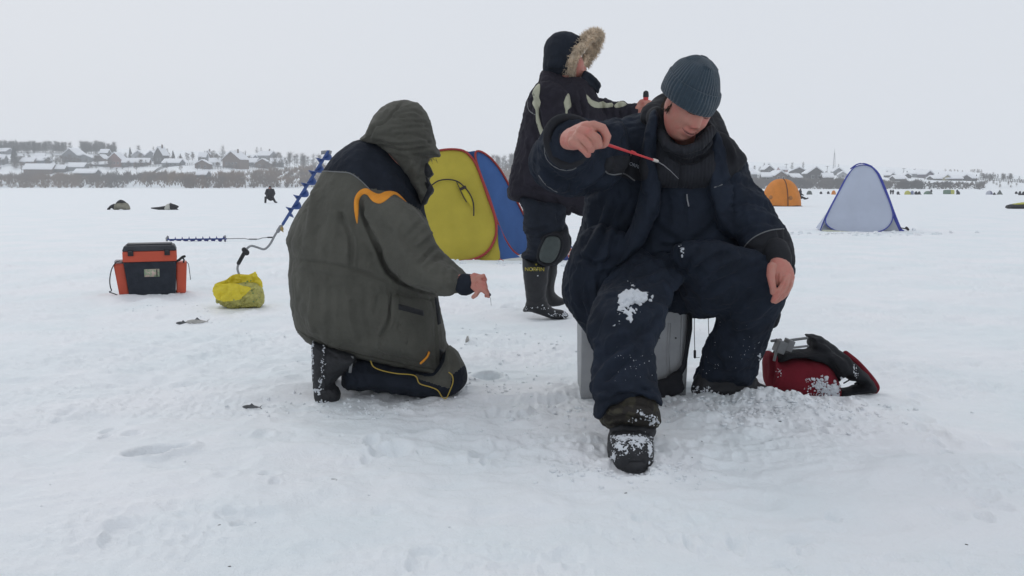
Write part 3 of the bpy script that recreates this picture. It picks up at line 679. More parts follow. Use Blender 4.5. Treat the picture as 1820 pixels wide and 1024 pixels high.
fence([(318, 313), (348, 310)], 'dark garden fence left of the shed in the thicket'); fence([(360, 302), (430, 299), (480, 301)], 'dark garden fence in front of the big brown house')
fence([(1655, 317), (1690, 319), (1730, 320), (1780, 323), (1825, 326)], 'dark fence along the crest of the right bank')
BLK = mat('black_rubber', (.015, .016, .019), .6, .3, 20, .25, 80)
# ---------------------------------------------------------------- tents
def cloth_panel(outline, Yf, sm=6, th=.004, bulge=0, step=None):
    """sheet between pixel outline at depth given by Yf(px,py); slightly billowed"""
    o = catmull(outline, sm); step = step or 4; mn, mxx = o.min(0) - step, o.max(0) + step
    xs = np.arange(mn[0], mxx[0], step); ys = np.arange(mn[1], mxx[1], step); gx, gy = np.meshgrid(xs, ys); Q = np.stack([gx.ravel(), gy.ravel()], 1)
    d, near, _ = seg_dist(Q, o); ins = inside(Q, o); Q = np.where(ins[:, None], Q, near); d = np.where(ins, d, 0); nx, ny = len(xs), len(ys); ig = ins.reshape(ny, nx)
    Yd = Yf(Q[:, 0], Q[:, 1]); W3 = Pn(Q[:, 0], Q[:, 1], Yd); b = bulge * (1 - np.exp(-d / 25)) + .018 * fbm(W3 * np.array([3, 3, 2]), 3, 5) * np.clip(d / 12, 0, 1)
    W3[:, 1] -= b
    cell = [(a * nx + c, a * nx + c + 1, (a + 1) * nx + c + 1, (a + 1) * nx + c) for a in range(ny - 1) for c in range(nx - 1) if ig[a, c] or ig[a, c + 1] or ig[a + 1, c] or ig[a + 1, c + 1]]
    used = sorted({i for c in cell for i in c}); ix = {u: k for k, u in enumerate(used)}; n = len(used)
    V = [tuple(W3[u]) for u in used] + [(W3[u][0], W3[u][1] + th, W3[u][2]) for u in used]
    F = [tuple(ix[i] for i in reversed(c)) for c in cell] + [tuple(ix[i] + n for i in c) for c in cell]
    g = Geo(); g.add(V, F); return g, o
YELF = mat('yellow_tent_fabric', (.50, .415, .06), .75, .10, 3, .2, 60, weave=.2, trans=.2)
BLUF = mat('blue_tent_fabric', (.055, .13, .34), .7, .12, 3, .2, 60, weave=.2, trans=.2)
REDT = mat('red_tape', (.30, .035, .03), .7); BLKT = mat('black_tape', (.03, .022, .02), .7); WHT = mat('white_skirt', (.62, .62, .58), .8)
ty = ground_at(830, 465).y
YT = empty('popup_tent', (P(850, 465, ty).x, ty + .8, gz(P(850, 465, ty).x, ty + .8)), 'yellow and blue pop-up tent with red edging behind the kneeling person', 'tent')
yf = lambda x, y: ty + .25 + (465 - y) / 200 * .55 + np.abs(x - 800) * .0006
yo = [(720, 300), (742, 285), (765, 272), (790, 266), (815, 266), (830, 272), (845, 290), (857, 320), (868, 352), (878, 380), (882, 400), (881, 420), (870, 443), (852, 457), (825, 464), (780, 465), (740, 462), (712, 440), (702, 400), (706, 345)]
g, o = cloth_panel(yo, yf, bulge=.06); yp = g.obj('front_panel', YELF, YT)
g = Geo(); g.tube([Vector(Pn(x, y, yf(x, y) - .02)) for x, y in catmull(yo, 4)], .016, 6, closed=True); g.obj('red_rim', REDT, YT)
bf = lambda x, y: ty + .30 + (465 - y) / 200 * .55 + np.maximum(x - 850, 0) * .014 * (1 - (465 - y) / 320)
bo = [(846, 270), (856, 270), (872, 281), (888, 300), (902, 324), (925, 370), (950, 420), (968, 455), (955, 462), (935, 460), (912, 446), (895, 420), (883, 392), (870, 352), (857, 318), (846, 285)]
g, o = cloth_panel(bo, bf, bulge=.05); g.obj('side_panel', BLUF, YT)
g = Geo(); g.tube([Vector(Pn(x, y, bf(x, y) - .02)) for x, y in catmull(bo, 4)], .014, 6, closed=True); g.obj('red_rim', REDT, YT)
g, o = cloth_panel([(881, 400), (884, 430), (889, 463), (860, 464), (830, 464), (852, 458), (870, 444)], lambda x, y: ty + .33 + (465 - y) / 200 * .5 + 0 * x, 2); g.obj('corner_gusset', YELF, YT)
g, o = cloth_panel([(884, 395), (897, 425), (912, 448), (932, 461), (930, 458), (895, 465), (889, 463)], lambda x, y: ty + .36 + (465 - y) / 200 * .5 + 0 * x, 2); g.obj('corner_gusset', BLUF, YT)
g, o = cloth_panel([(815, 267), (832, 270), (848, 268), (846, 280), (856, 310), (840, 285)], lambda x, y: ty + .9 + 0 * x, 2); g.obj('roof_gusset', BLUF, YT)
# back half so that the tent is closed
bk = Geo(); top = P(830, 268, ty + 1.0); cs = [P(712, 464, ty + .28), P(705, 462, ty + 1.75), P(930, 462, ty + 1.9), P(966, 462, ty + 1.6)]
for a, b in ((cs[0], cs[1]), (cs[1], cs[2]), (cs[2], cs[3])):
    n = 8; V = []; F = []
    for i in range(n + 1):
        for j in range(n + 1):
            u, v = i / n, j / n; p = a.lerp(b, u).lerp(top, v) + (a.lerp(b, .5) - top).cross(b - a).normalized() * 0; p = p + Vector((0, 0, .12 * math.sin(v * 3.14))) + (p - Vector((top.x, top.y, p.z))) * .18 * math.sin(v * 3.14); V.append(p)
    for i in range(n):
        for j in range(n): F.append((i * (n + 1) + j, i * (n + 1) + j + 1, (i + 1) * (n + 1) + j + 1, (i + 1) * (n + 1) + j))
    bk.add(V, F)
bk.obj('back_panel', YELF, YT)
zz = [(764, 332), (778, 322), (795, 319), (812, 322), (824, 331), (834, 343), (840, 356), (842, 368), (842, 383)]
g = Geo(); g.tube([Vector(Pn(x, y, yf(x, y) - .098)) for x, y in catmull(zz, 5, False)], .009, 6); g.obj('zip_seam', BLKT, YT)
g, o = cloth_panel([(811, 322), (826, 336), (838, 352), (842, 370), (834, 362), (824, 346), (816, 333)], lambda x, y: yf(x, y) - .088, 3, step=2); g.obj('door_flap', mat('bright_yellow_fabric', (.56, .47, .03), .7, trans=.2), YT)
g = Geo(); g.tube([Vector(Pn(x, y, yf(x, y) - .102)) for x, y in [(811, 322), (817, 335), (823, 349), (829, 359)]], .006, 6); g.obj('flap_hem', BLKT, YT)
g = Geo(); g.tube([Vector(Pn(x, y, yf(x, y) - .108)) for x, y in [(817, 337), (828, 332)]], [(.018, .003)] * 2, 8, flat=(0, 0, 1)); g.obj('velcro_tab', BLKT, YT)
g, o = cloth_panel([(790, 464), (830, 465), (880, 463), (930, 457), (940, 464), (905, 468), (880, 467), (850, 470), (820, 469), (800, 467)], lambda x, y: ty + .2 + 0 * x, 2, step=2); g.obj('snow_skirt', WHT, YT)
g = Geo(); g.tube([P(889, 462, ty + .18), P(893, 465, ty + .1)], .018, 6); g.obj('corner_strap', REDT, YT)
# blue-grey tent
GB = mat('pale_blue_tent_fabric', (.56, .61, .72), .65, .06, 2, .15, 60, weave=.2, trans=.25); BT = mat('royal_blue_tape', (.045, .06, .33), .7)
ty2 = ground_at(1540, 412).y
PT = empty('popup_tent', (P(1535, 412, ty2).x, ty2 + .8, gz(P(1535, 412, ty2).x, ty2 + .8)), 'tall pale blue pop-up tent with royal blue edging on the right', 'tent')
pf = lambda x, y: ty2 + .15 + (412 - y) / 119 * .75 + 0 * x
po = [(1534, 293), (1518, 298), (1508, 310), (1497, 330), (1480, 362), (1470, 383), (1467, 392), (1470, 400), (1479, 407), (1492, 411), (1520, 413), (1552, 413), (1570, 409), (1582, 399), (1587, 385), (1584, 368), (1572, 337), (1560, 310), (1549, 297)]
g, o = cloth_panel(po, pf, step=3, bulge=.03); g.obj('front_panel', GB, PT)
g = Geo(); g.tube([Vector(Pn(x, y, pf(x, y) - .02)) for x, y in catmull(po, 4)], .012, 6, closed=True); g.obj('front_rim', BT, PT)
lf = lambda x, y: ty2 + .25 + (412 - y) / 119 * .72 + 0 * x
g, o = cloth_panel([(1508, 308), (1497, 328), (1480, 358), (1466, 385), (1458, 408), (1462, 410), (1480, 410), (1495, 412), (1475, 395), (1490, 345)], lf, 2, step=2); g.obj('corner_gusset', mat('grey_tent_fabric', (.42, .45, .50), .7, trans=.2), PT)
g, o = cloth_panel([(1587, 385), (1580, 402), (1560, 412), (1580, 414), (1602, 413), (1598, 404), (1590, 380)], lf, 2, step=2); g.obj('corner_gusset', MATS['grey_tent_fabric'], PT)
g = Geo()
for pl, r in (([(1520, 296), (1506, 312), (1488, 345), (1470, 380), (1462, 398), (1458, 409)], .013), ([(1547, 295), (1562, 310), (1577, 345), (1589, 378), (1600, 405), (1606, 411)], .026), ([(1586, 380), (1594, 398), (1602, 415)], .020), ([(1512, 300), (1524, 292), (1537, 291), (1550, 296)], .016)):
    g2 = Geo(); g2.tube([Vector(Pn(x, y, lf(x, y) - .0)) for x, y in catmull(pl, 4, False)], [(r, .012)] * (4 * (len(pl) - 1) + 1), 6, flat=(1, 0, 0)); g2.obj('edge_tape', BT, PT)
g, o = cloth_panel([(1461, 409), (1480, 409), (1520, 412), (1560, 412), (1602, 413), (1596, 417), (1560, 417), (1520, 418), (1485, 413), (1466, 412)], lambda x, y: ty2 + .12 + 0 * x, 2, step=2); g.obj('snow_skirt', mat('pale_yellow_skirt', (.55, .56, .45), .8), PT)
bk = Geo(); top = P(1534, 293, ty2 + .95); cs = [P(1459, 409, ty2 + .2), P(1450, 405, ty2 + 1.6), P(1590, 405, ty2 + 1.7), P(1604, 413, ty2 + .25)]
for a, b in ((cs[0], cs[1]), (cs[1], cs[2]), (cs[2], cs[3])): bk.add([a, b, b.lerp(top, .5) + Vector((0, 0, .05)), top, a.lerp(top, .5) + Vector((0, 0, .05))], [(0, 1, 2, 4), (4, 2, 3)])
bk.obj('back_panel', GB, PT)
g = Geo(); g.tube([P(1600, 405, ty2 + .2), P(1612, 407, ty2 + .1)], .012, 6); g.tube([P(1611, 405, ty2 + .1), P(1614, 408, ty2 + .1)], .03, 8); o_ = g.obj('guy_line_winder', BLKT, PT)
g = Geo(); g.box(P(1624, 408, ty2 + .1), (.03, .03, .03), None, .008); o_ = g.obj('snow_lump', SNOW); tag(o_, 'small grey snow lump beside the right corner of the pale blue tent', 'snow lump')
# orange dome tent
OF = mat('orange_tent_fabric', (.70, .25, .032), .7, .10, 2.5, .15, 40, trans=.2); ty3 = ground_at(1390, 367).y; s3 = ty3 / FPX
c3 = P(1388, 367.5, ty3 + .9); r3 = 35.5 * s3; h3_ = 50 * s3 * 1.0
OT = empty('dome_tent', (c3.x, c3.y, c3.z), 'orange dome tent with dark bottom edge behind the seated person', 'tent')
g = Geo(); V = []; F = []; nu, nv = 40, 14
for i in range(nv + 1):
    ph = math.pi / 2 * i / nv
    for k in range(nu):
        t = 2 * math.pi * k / nu; pan = 1 - .05 * (abs(math.sin(t * 3)) ** 1.5) * math.sin(ph + .3)
        r = r3 * (math.cos(ph) ** .82 if i < nv else .001) * pan
        V.append(Vector((c3.x + r * math.cos(t), c3.y + r * math.sin(t) * .9, c3.z + h3_ * math.sin(ph))))
for i in range(nv):
    for k in range(nu): F.append((i * nu + k, i * nu + (k + 1) % nu, (i + 1) * nu + (k + 1) % nu, (i + 1) * nu + k))
g.add(V, F); g.obj('shell', OF, OT)
g = Geo(); g.tube([Vector((c3.x + r3 * math.cos(ph) ** .82 * math.cos(-1.5), c3.y + r3 * .9 * math.cos(ph) ** .82 * math.sin(-1.5) - .02, c3.z + h3_ * math.sin(ph))) for ph in np.linspace(0.02, 1.5, 20)], .022, 6); g.obj('zip_seam', BLKT, OT)
g = Geo(); g.tube([Vector((c3.x + (r3 + .03) * math.cos(t), c3.y + (r3 * .9 + .03) * math.sin(t), c3.z + .03 + .02 * math.sin(5 * t))) for t in np.linspace(0, 6.283, 48)[:-1]], .05, 6, closed=True); g.obj('skirt', BLKT, OT)
for x, y in ((1405, 352), (1370, 351)):
    p = P(x, y, 1); bvt3 = BVHTree.FromPolygons([tuple(v) for v in V], F); h, n_ = hit(bvt3, x, y, ty3)
    g = Geo(); a_ = n_.orthogonal().normalized(); b_ = n_.cross(a_); g.prism([h + n_ * .01 + (a_ * math.cos(t) + b_ * math.sin(t)) * .13 for t in np.linspace(0, 6.283, 17)[:-1]], .01, n_); g.obj('vent_patch', mat('brown_orange_patch', (.36, .15, .04), .8), OT)
# ---------------------------------------------------------------- distant anglers and tents
DK = mat('far_dark_cloth', (.014, .015, .020), .85, .3, 3); DSK = mat('far_skin', (.35, .17, .13), .6)
def far_person(px, pyb, hpx, label, pose='front', cols=None, group='distant anglers on the ice'):
    """one angler: pelvis rooted limbs, head and shoulders, sitting on a low box"""
    p = ground_at(px, pyb); s = hpx * p.y / FPX / (1.28 if pose != 'stand' else 1.75); o = empty('person', tuple(p), label, 'person', group)
    T = lambda x, y, z: p + Vector((x, y, z)) * s
    g = Geo(); m = cols or DK
    if pose == 'stand':
        g.tube([T(0, 0, .9), T(0, 0, 1.2), T(0, 0, 1.42)], [.17, .20, .16], 10)
        for q in (-1, 1): g.tube([T(q * .09, 0, .9), T(q * .11, -.02, .5), T(q * .12, 0, .04)], [.11, .085, .06], 8); g.tube([T(q * .19, 0, 1.4), T(q * .25, -.05, 1.1), T(q * .15, -.22, .95)], [.08, .07, .05], 8)
        hd = T(0, -.02, 1.6)
    elif pose == 'front':
        g.tube([T(0, .05, .35), T(0, .02, .7), T(0, -.04, .98)], [(.24, .2), (.27, .2), (.20, .15)], 12, flat=(1, 0, 0))
        g.tube([T(-.22, -.02, .97), T(-.32, -.1, .7), T(-.16, -.30, .52)], [.10, .09, .06], 8); g.tube([T(.22, -.02, .97), T(.32, -.08, .7), T(.26, -.28, .45)], [.10, .09, .06], 8)
        g.tube([T(-.12, .0, .38), T(-.26, -.35, .42), T(-.30, -.32, .05)], [.14, .11, .085], 8); g.tube([T(.12, .0, .38), T(.28, -.3, .34), T(.48, -.5, .08), T(.60, -.55, .07)], [.14, .11, .08, .06], 8)
        hd = T(0, -.10, 1.13)
    else:
        f = 1 if pose == 'right' else -1
        g.tube([T(0, 0, .22), T(f * .02, 0, .6), T(f * .10, 0, .92)], [.22, .22, .17], 12)
        g.tube([T(f * .08, 0, .9), T(f * .22, -.1, .62), T(f * .45, -.1, .5)], [.10, .08, .06], 8)
        g.tube([T(f * .02, -.05, .2), T(f * .42, -.08, .24), T(f * .80, -.08, .10), T(f * .98, -.08, .18)], [.14, .11, .08, .07], 8); g.tube([T(f * .02, .1, .2), T(f * .40, .12, .30), T(f * .70, .1, .08)], [.14, .11, .08], 8)
        hd = T(f * .14, 0, 1.10)
    k = p.y / FPX; vx = max(.014 * s, .010 * s); me = g.remesh('body', .028 * s, 2); link('body', me, m, o)
    g = Geo(); g.ell(hd, (.085 * s, .10 * s, .12 * s)); h_ = g.obj('head', DSK, o); g = Geo(); g.ell(hd + Vector((0, .012, .035)) * s, (.098 * s, .11 * s, .105 * s)); g.obj('hat', m, o)
    return o
far_person(481, 361, 30.5, 'dark clothed person sitting alone on the ice left of the auger', 'front', mat('far_navy', (.022, .022, .028), .85, .3, 8), 'distant anglers on the ice')
far_person(1420, 355, 20, 'dark clothed person sitting with legs out beside the orange tent', 'right')
for x, yb, h, lb, po_ in ((1459, 345, 4, 'tiny dark angler between the grey dome and blue tent, left one', 'front'), (1472, 345, 4.5, 'tiny dark angler between the grey dome and blue tent, right one', 'front'), (1583, 345.5, 8, 'left of two standing anglers just right of the blue tent', 'stand'), (1587, 345.5, 8, 'right of two standing anglers just right of the blue tent', 'stand'),
                          (1596, 346, 5.5, 'small hunched angler left of the yellow green dome tent', 'front'), (1628, 346, 5.8, 'hunched angler directly right of the blue white tent', 'front'), (1633.5, 346, 5.8, 'hunched angler left of the green dome tent', 'front'), (1655, 345, 8, 'angler standing behind the green dome tent', 'stand'),
                          (1701, 345.5, 8.5, 'standing angler at the right of the green box tent', 'stand'), (1704, 345.8, 6, 'sitting angler at the right of the green box tent', 'left'), (1767, 346.5, 3.5, 'low angler right of the violet grey dome tent', 'right'), (1806, 345, 4.5, 'small angler first from the left by the right photo edge', 'front'), (1812, 347, 7.5, 'larger angler beside the right photo edge', 'right'), (1819, 347, 6.5, 'angler cut by the right photo edge', 'front')):
    far_person(x, yb, h, lb, po_)
def far_tent(x0, x1, yt, yb, cols, label, kind='dome'):
    p = ground_at((x0 + x1) / 2, yb); s = p.y / FPX; r = (x1 - x0) / 2 * s; h = (yb - yt) * s; o = empty('dome_tent' if kind == 'dome' else ('cone_tent' if kind == 'cone' else 'box_tent'), tuple(p), label, 'tent', 'distant tents on the ice')
    for q, (a0, a1) in enumerate(((math.pi * .5, math.pi * 1.5), (-math.pi * .5, math.pi * .5))):
        g = Geo(); V = []; n, mm = 10, 6
        for i in range(mm + 1):
            ph = i / mm
            if kind == 'dome': rr_, z = r * math.cos(ph * 1.5), h * math.sin(ph * math.pi / 2)
            elif kind == 'cone': rr_, z = r * (1 - ph * .97), h * ph
            else: rr_, z = r * (1 if ph < .8 else 1 - (ph - .8) * 3), h * min(1, ph * 1.15)
            for k in range(n + 1):
                t = a0 + (a1 - a0) * k / n; V.append(p + Vector((rr_ * math.cos(t), r * .3 + rr_ * .8 * math.sin(t), z)))
        F = [(i * (n + 1) + k, i * (n + 1) + k + 1, (i + 1) * (n + 1) + k + 1, (i + 1) * (n + 1) + k) for i in range(mm) for k in range(n)]; g.add(V, F); g.obj('panel', cols[q % len(cols)], o)
    return o
cG = mat('far_green_fabric', (.13, .20, .15), .8, .2, 3); cY = mat('far_yellow_fabric', (.45, .45, .10), .8, .1, 3); cB = mat('far_blue_fabric', (.17, .20, .34), .8, .1, 3); cW = mat('far_grey_fabric', (.42, .44, .50), .8, .1, 3); cD = mat('far_grey_green_fabric', (.11, .13, .12), .8, .3, 3); cV = mat('far_violet_fabric', (.16, .16, .24), .8, .2, 3)
far_tent(1434, 1444, 339, 346, [cD], 'small grey green dome tent right of the orange tent'); far_tent(1478, 1486, 338.5, 346, [OF], 'small orange tent half hidden by the pale blue tent')
far_tent(1608, 1619, 339, 346, [cY], 'small yellow green dome tent in the distant row'); far_tent(1618, 1626, 339, 346, [cB, cW], 'small blue and white tent touching the yellow green one')
far_tent(1643, 1658, 339.5, 345.5, [cG, cD], 'small green dome tent in the distant row'); far_tent(1678, 1697, 337.5, 345.2, [cG, cY], 'green and yellow box tent, largest of the distant row', 'box')
far_tent(1753, 1765, 339, 346, [cW, cV], 'violet and grey dome tent near the right end'); far_tent(1772, 1783, 337.5, 346, [cD], 'dark pointed tent near the right end', 'cone')
# ---------------------------------------------------------------- bags lying far left
def blob(name, outline, Y, T, R, m, parent=None, vox=.012, noise=.01, sm=3):
    g = Geo(); g.pillow(outline, Y, T, R, sm=sm, step=1.0); me = g.remesh(name, vox, 2); folds(me, [], [((7, 7, 7), noise, 301, 0)]); return link(name, me, m, parent)
yb = ground_at(212, 373).y; TAN = mat('tan_canvas', (.22, .21, .165), .9, .3, 4); DKG = mat('dark_grey_cloth', (.03, .03, .034), .85, .3, 6)
B1 = empty('backpack', tuple(ground_at(212, 373)), 'tan and dark grey backpack slumped on the snow at far left', 'bag')
blob('main_bag', [(205, 374), (204, 364), (209, 360), (216, 359), (224, 360), (229, 366), (230, 373), (222, 373), (214, 372)], yb, .30, .2, TAN, B1); blob('dark_flap', [(206, 362), (210, 357), (215, 355), (221, 358), (224, 361), (214, 361)], yb - .05, .2, .12, DKG, B1)
blob('strap_bundle', [(190, 373), (193, 368), (198, 364), (204, 362), (206, 368), (206, 374), (203, 373), (198, 370), (194, 374)], yb, .12, .1, DKG, B1)
B2 = empty('rod_bag', tuple(ground_at(295, 373)), 'black and white bag with a long dark tapering rod case on the snow', 'bag')
yb = ground_at(295, 373).y
blob('bag_body', [(302, 361), (309, 363), (317, 366), (317, 369), (313, 370), (318, 373), (312, 373), (303, 373), (301, 368)], yb, .12, .1, DKG, B2); blob('white_panel', [(293, 373), (294, 365), (299, 362), (303, 364), (303, 373)], yb - .03, .12, .1, mat('off_white_cloth', (.5, .5, .45), .8), B2)
g = Geo(); g.tube([P(295, 369.5, yb), P(283, 370.5, yb), P(269, 370, yb)], [.11, .08, .03], 8); g.obj('rod_case', DKG, B2)
# olive mat at the right edge
q = ground_at(1808, 371); B3 = empty('folded_mat', tuple(q), 'flat dark bundle with yellow green top at the right photo edge', 'mat'); yb = q.y
blob('dark_base', [(1792, 371), (1792, 366), (1798, 363), (1840, 362), (1860, 364), (1860, 372), (1830, 372)], yb, .5, .2, DKG, B3, .02); blob('yellow_top', [(1796, 364), (1806, 361.5), (1822, 359.5), (1850, 359), (1860, 364), (1830, 364.5), (1806, 365)], yb, .45, .2, mat('yellow_green_cloth', (.42, .42, .08), .8), B3, .02)
# ---------------------------------------------------------------- tackle box
OB = mat('orange_plastic', (.52, .078, .038), .5, .06, 8, .1, 40); NB = mat('slate_fabric', (.028, .033, .043), .85, .2, 20, .3, 80, weave=.3); LIDM = mat('dark_lid_vinyl', (.035, .037, .045), .55, .2, 10, .2, 60)
q = ground_at(268, 528); yb = q.y + .14
TB = empty('tackle_box', (P(268, 528, yb).x, yb, gz(P(268, 528, yb).x, yb)), 'orange and dark grey ice fishing box with side pockets on the snow', 'tackle box')
zt_ = lambda py, Y: P(268, py, Y).z
def X(px, Y): return P(px, 480, Y).x
yf_ = yb - .13; xa, xb = X(219, yf_), X(314, yf_)
z_b, z_m, z_l, z_t = zt_(531, yf_), zt_(466, yf_), zt_(447, yf_), zt_(437, yf_)
def taper(x0, x1, x2, x3, z0, z1, y0, y1, bev=.01):
    g = Geo(); bm = bmesh.new(); bmesh.ops.create_cube(bm, size=2)
    for v in bm.verts:
        up = v.co.z > 0; a, b = (x2, x3) if up else (x0, x1); v.co = Vector((a if v.co.x < 0 else b, y0 if v.co.y < 0 else y1, z1 if up else z0))
    bmesh.ops.bevel(bm, geom=bm.edges[:], offset=bev, segments=3, affect='EDGES', profile=.6); bm.verts.index_update(); g.add([v.co.copy() for v in bm.verts], [[v.index for v in f.verts] for f in bm.faces]); bm.free(); return g
taper(X(228, yf_), X(309, yf_), xa, xb, z_b - .01, z_m, yf_, yb + .13).obj('lower_bag', NB, TB)
lid = taper(xa - .003, xb + .003, xa - .003, xb + .003, z_m, z_l, yf_ - .005, yb + .13).obj('orange_tray', OB, TB)
lo = taper(xa - .006, xb + .006, xa + .012, xb - .012, z_l, z_t, yf_ - .010, yb + .13, .012).obj('lid', LIDM, TB)
g = Geo(); g.box(((xa + xb) / 2, yb, z_t + .004), ((xb - xa) / 2 - .03, .10, .008), None, .005); g.obj('seat_pad', LIDM, lo)
for a in (233, 298):
    g = Geo(); g.box((X(a, yf_), yf_ - .010, zt_(450, yf_)), (.022, .010, .022), None, .005); lt = g.obj('latch', BLK, TB); g = Geo(); g.box((X(a, yf_), yf_ - .021, zt_(447, yf_)), (.014, .004, .006), None, .002); g.obj('latch_lip', LIDM, lt)
for (a0, a1, b0, b1) in ((209, 227, 201, 221), (311, 329, 313, 333)):
    taper(X(a0, yf_), X(a1, yf_), X(b0, yf_), X(b1, yf_), zt_(525, yf_), zt_(469, yf_), yf_ + .03, yb + .10, .015).obj('side_pocket', OB, TB)
g = Geo(); g.box((X(269, yf_), yf_ - .003, zt_(486, yf_)), (.062 * .95, .0015, .030), None); lb_ = g.obj('label', mat('label_picture', (.25, .34, .22), .5, 0, 45, col2=(.55, .42, .36), thr=(.42, .58)), TB)
g = Geo(); g.box((X(278, yf_), yf_ - .0055, zt_(486, yf_)), (.004, .001, .028), None); g.obj('label_bar', BLK, lb_)
g = Geo(); g.box((X(210, yf_), yb, zt_(468, yf_) + .006), (.032, .07, .012), None, .008); g.obj('pocket_lining', mat('grey_lining', (.35, .35, .36), .8), TB)
g = Geo(); g.tube([P(x, y, yf_ + .02) for x, y in catmull([(214, 463), (207, 466), (200, 478), (197, 495), (198, 508), (200, 515), (196, 517), (206, 521), (211, 524)], 4, False)], [(.013, .003)] * 33, 8, flat=(.2, 1, 0)); g.obj('shoulder_strap', DKG, TB)
g = Geo(); g.tube([P(x, y, yf_ + .02) for x, y in catmull([(314, 467), (320, 464), (326, 459), (330, 458)], 4, False)], .010, 8); g.tube([P(x, y, yf_ + .02) for x, y in [(326, 460), (329, 464), (328, 468)]], .007, 8); g.obj('buckle', BLK, TB)
g = Geo(); g.tube([P(x, y, yf_ + .01) for x, y in catmull([(332, 468), (336, 472), (338, 484), (340, 500)], 4, False)], .0028, 6); g.obj('strap_tail', DKG, TB)
TB.rotation_euler[2] = math.radians(20); TB.scale = (.93, .93, 1); TB.location.x -= .045
# ---------------------------------------------------------------- yellow plastic bag
YB = mat('yellow_film', (.78, .64, .045), .35, .06, 14, .1, 30, trans=.15); YB2 = mat('yellow_film_full', (.45, .42, .12), .4, .35, 25, .3, 30, trans=.15); GP = mat('green_print', (.06, .20, .08), .5)
q = ground_at(425, 548); ybg = q.y + .10; PB = empty('plastic_bag', (P(425, 548, ybg).x, ybg, gz(P(425, 548, ybg).x, ybg)), 'crumpled yellow plastic bag with faint green print standing on the snow', 'plastic bag')
g = Geo(); g.pillow([(386, 535), (392, 515), (420, 505), (455, 505), (466, 520), (467, 538), (462, 545), (440, 546), (420, 551), (405, 545), (393, 541)], ybg, .11, .10, sm=3); me = g.remesh('bag_bottom', .005, 2)
folds(me, [([(430, 540), (445, 525), (452, 510)], .006, -.008), ([(400, 542), (410, 536)], .006, .006), ([(415, 548), (440, 540), (462, 542)], .006, -.006)], [((22, 22, 22), .007, 311, 1), ((50, 50, 50), .003, 312, 1)]); link('bag_bottom', me, YB2, PB); bvy = bvh_of(me)
def bag_sheet(outline, dY, name, amp=.012):
    g, o = cloth_panel(outline, lambda x, y: ybg + dY + 0 * x, 2, .002, .02, 1.6); me = g.mesh(name); V = get_v(me); q = V * 22; d = amp * (1 - 2 * np.abs(vn(q, 7))) + amp * .8 * (1 - 2 * np.abs(vn(V * 45, 9))) * .6 + .02 * vn(V * 9, 3); V[:, 1] += d; V[:, 0] += d * .3; set_v(me, V); return link(name, me, YB, PB)
bag_sheet([(380, 507), (384, 503), (398, 498), (412, 489), (425, 487), (444, 488), (452, 483), (457, 486), (465, 503), (464, 515), (455, 525), (440, 520), (425, 522), (400, 515), (384, 512)], .03, 'bag_rim')
bag_sheet([(380, 506), (395, 505), (415, 504), (432, 508), (448, 512), (430, 528), (424, 533), (405, 536), (390, 534), (381, 524)], -.125, 'bag_fold')
g = Geo()
for (x, y, w_, h_) in ((440, 500, 5, 3), (446, 499, 3, 3), (437, 503, 4, 2), (448, 517, 4, 3), (453, 513, 3, 2), (450, 521, 5, 2), (457, 533, 4, 2), (462, 529, 2, 3), (451, 536, 4, 2)):
    h, n_ = hit(bvy, x, y, ybg); c = P(x, y, (h.y if y > 506 else ybg) - .012) if y > 506 else P(x, y, ybg - .03); r_ = .0035
    g.prism([c + Vector((w_ * r_ * math.cos(t) * .5 * R.uniform(.6, 1), -.004, h_ * r_ * .5 * math.sin(t) * R.uniform(.6, 1))) for t in np.linspace(0, 6.283, 8)[:-1]], .002, (0, 1, 0))
o_ = g.obj('green_print', GP, PB)
# ---------------------------------------------------------------- ice augers
ABL = mat('blue_auger_paint', (.038, .082, .25), .45, .15, 10); AGR = mat('grey_steel', (.26, .27, .28), .4, .1, 20, metal=.5); BRS = mat('brass_clamp', (.35, .25, .10), .4, metal=.5)
def flight(a, b, r, turns, name, m, parent, core=.012, th=.003):
    """helical screw blade around the line a-b"""
    ax = (b - a).normalized(); u = ax.orthogonal().normalized(); v = ax.cross(u); n = int(turns * 22); V = []; F = []
    for i in range(n + 1):
        t = i / n; c = a.lerp(b, t); an = t * turns * 2 * math.pi; d = u * math.cos(an) + v * math.sin(an)
        for rr_, o in ((core, -th), (r, -th * .6), (r, th * .6), (core, th)): V.append(c + d * rr_ + ax * o)
    for i in range(n):
        for k in range(4): F.append((i * 4 + k, i * 4 + (k + 1) % 4, (i + 1) * 4 + (k + 1) % 4, (i + 1) * 4 + k))
    g = Geo(); g.add(V, F); return g.obj(name, m, parent)
ya = ground_at(430, 500).y + .12
AU = empty('ice_auger', (P(425, 492, ya).x, ya, gz(P(425, 492, ya).x, ya)), 'blue ice auger standing upside down and leaning behind the kneeling person', 'ice auger')
a, b = P(503, 398, ya - .02), P(583, 270, ya - .10)
g = Geo(); g.tube([a, b], .014, 10); g.obj('core_rod', ABL, AU); flight(a.lerp(b, .12), b, .060, 5.2, 'screw_blade', ABL, AU)
g = Geo(); g.tube([b - (b - a).normalized() * .02 + Vector((-.05, 0, .01)), b + Vector((.01, 0, 0)), b + Vector((.035, -.03, -.01))], [(.018, .003)] * 3, 8, flat=(0, .3, 1)); g.obj('cutting_knife', AGR, AU)
g = Geo(); g.tube([P(x, y, ya) for x, y in catmull([(503, 399), (490, 416), (480, 434), (470, 443), (458, 440), (447, 437), (440, 441), (436, 447), (431, 457), (424, 470), (422, 478), (425, 488), (428, 496)], 4, False)], .0105, 10); g.obj('crank_handle', AGR, AU)
g = Geo(); g.tube([P(435, 448, ya), P(424, 468, ya)], .018, 12); gr = g.obj('rubber_grip', BLK, AU)
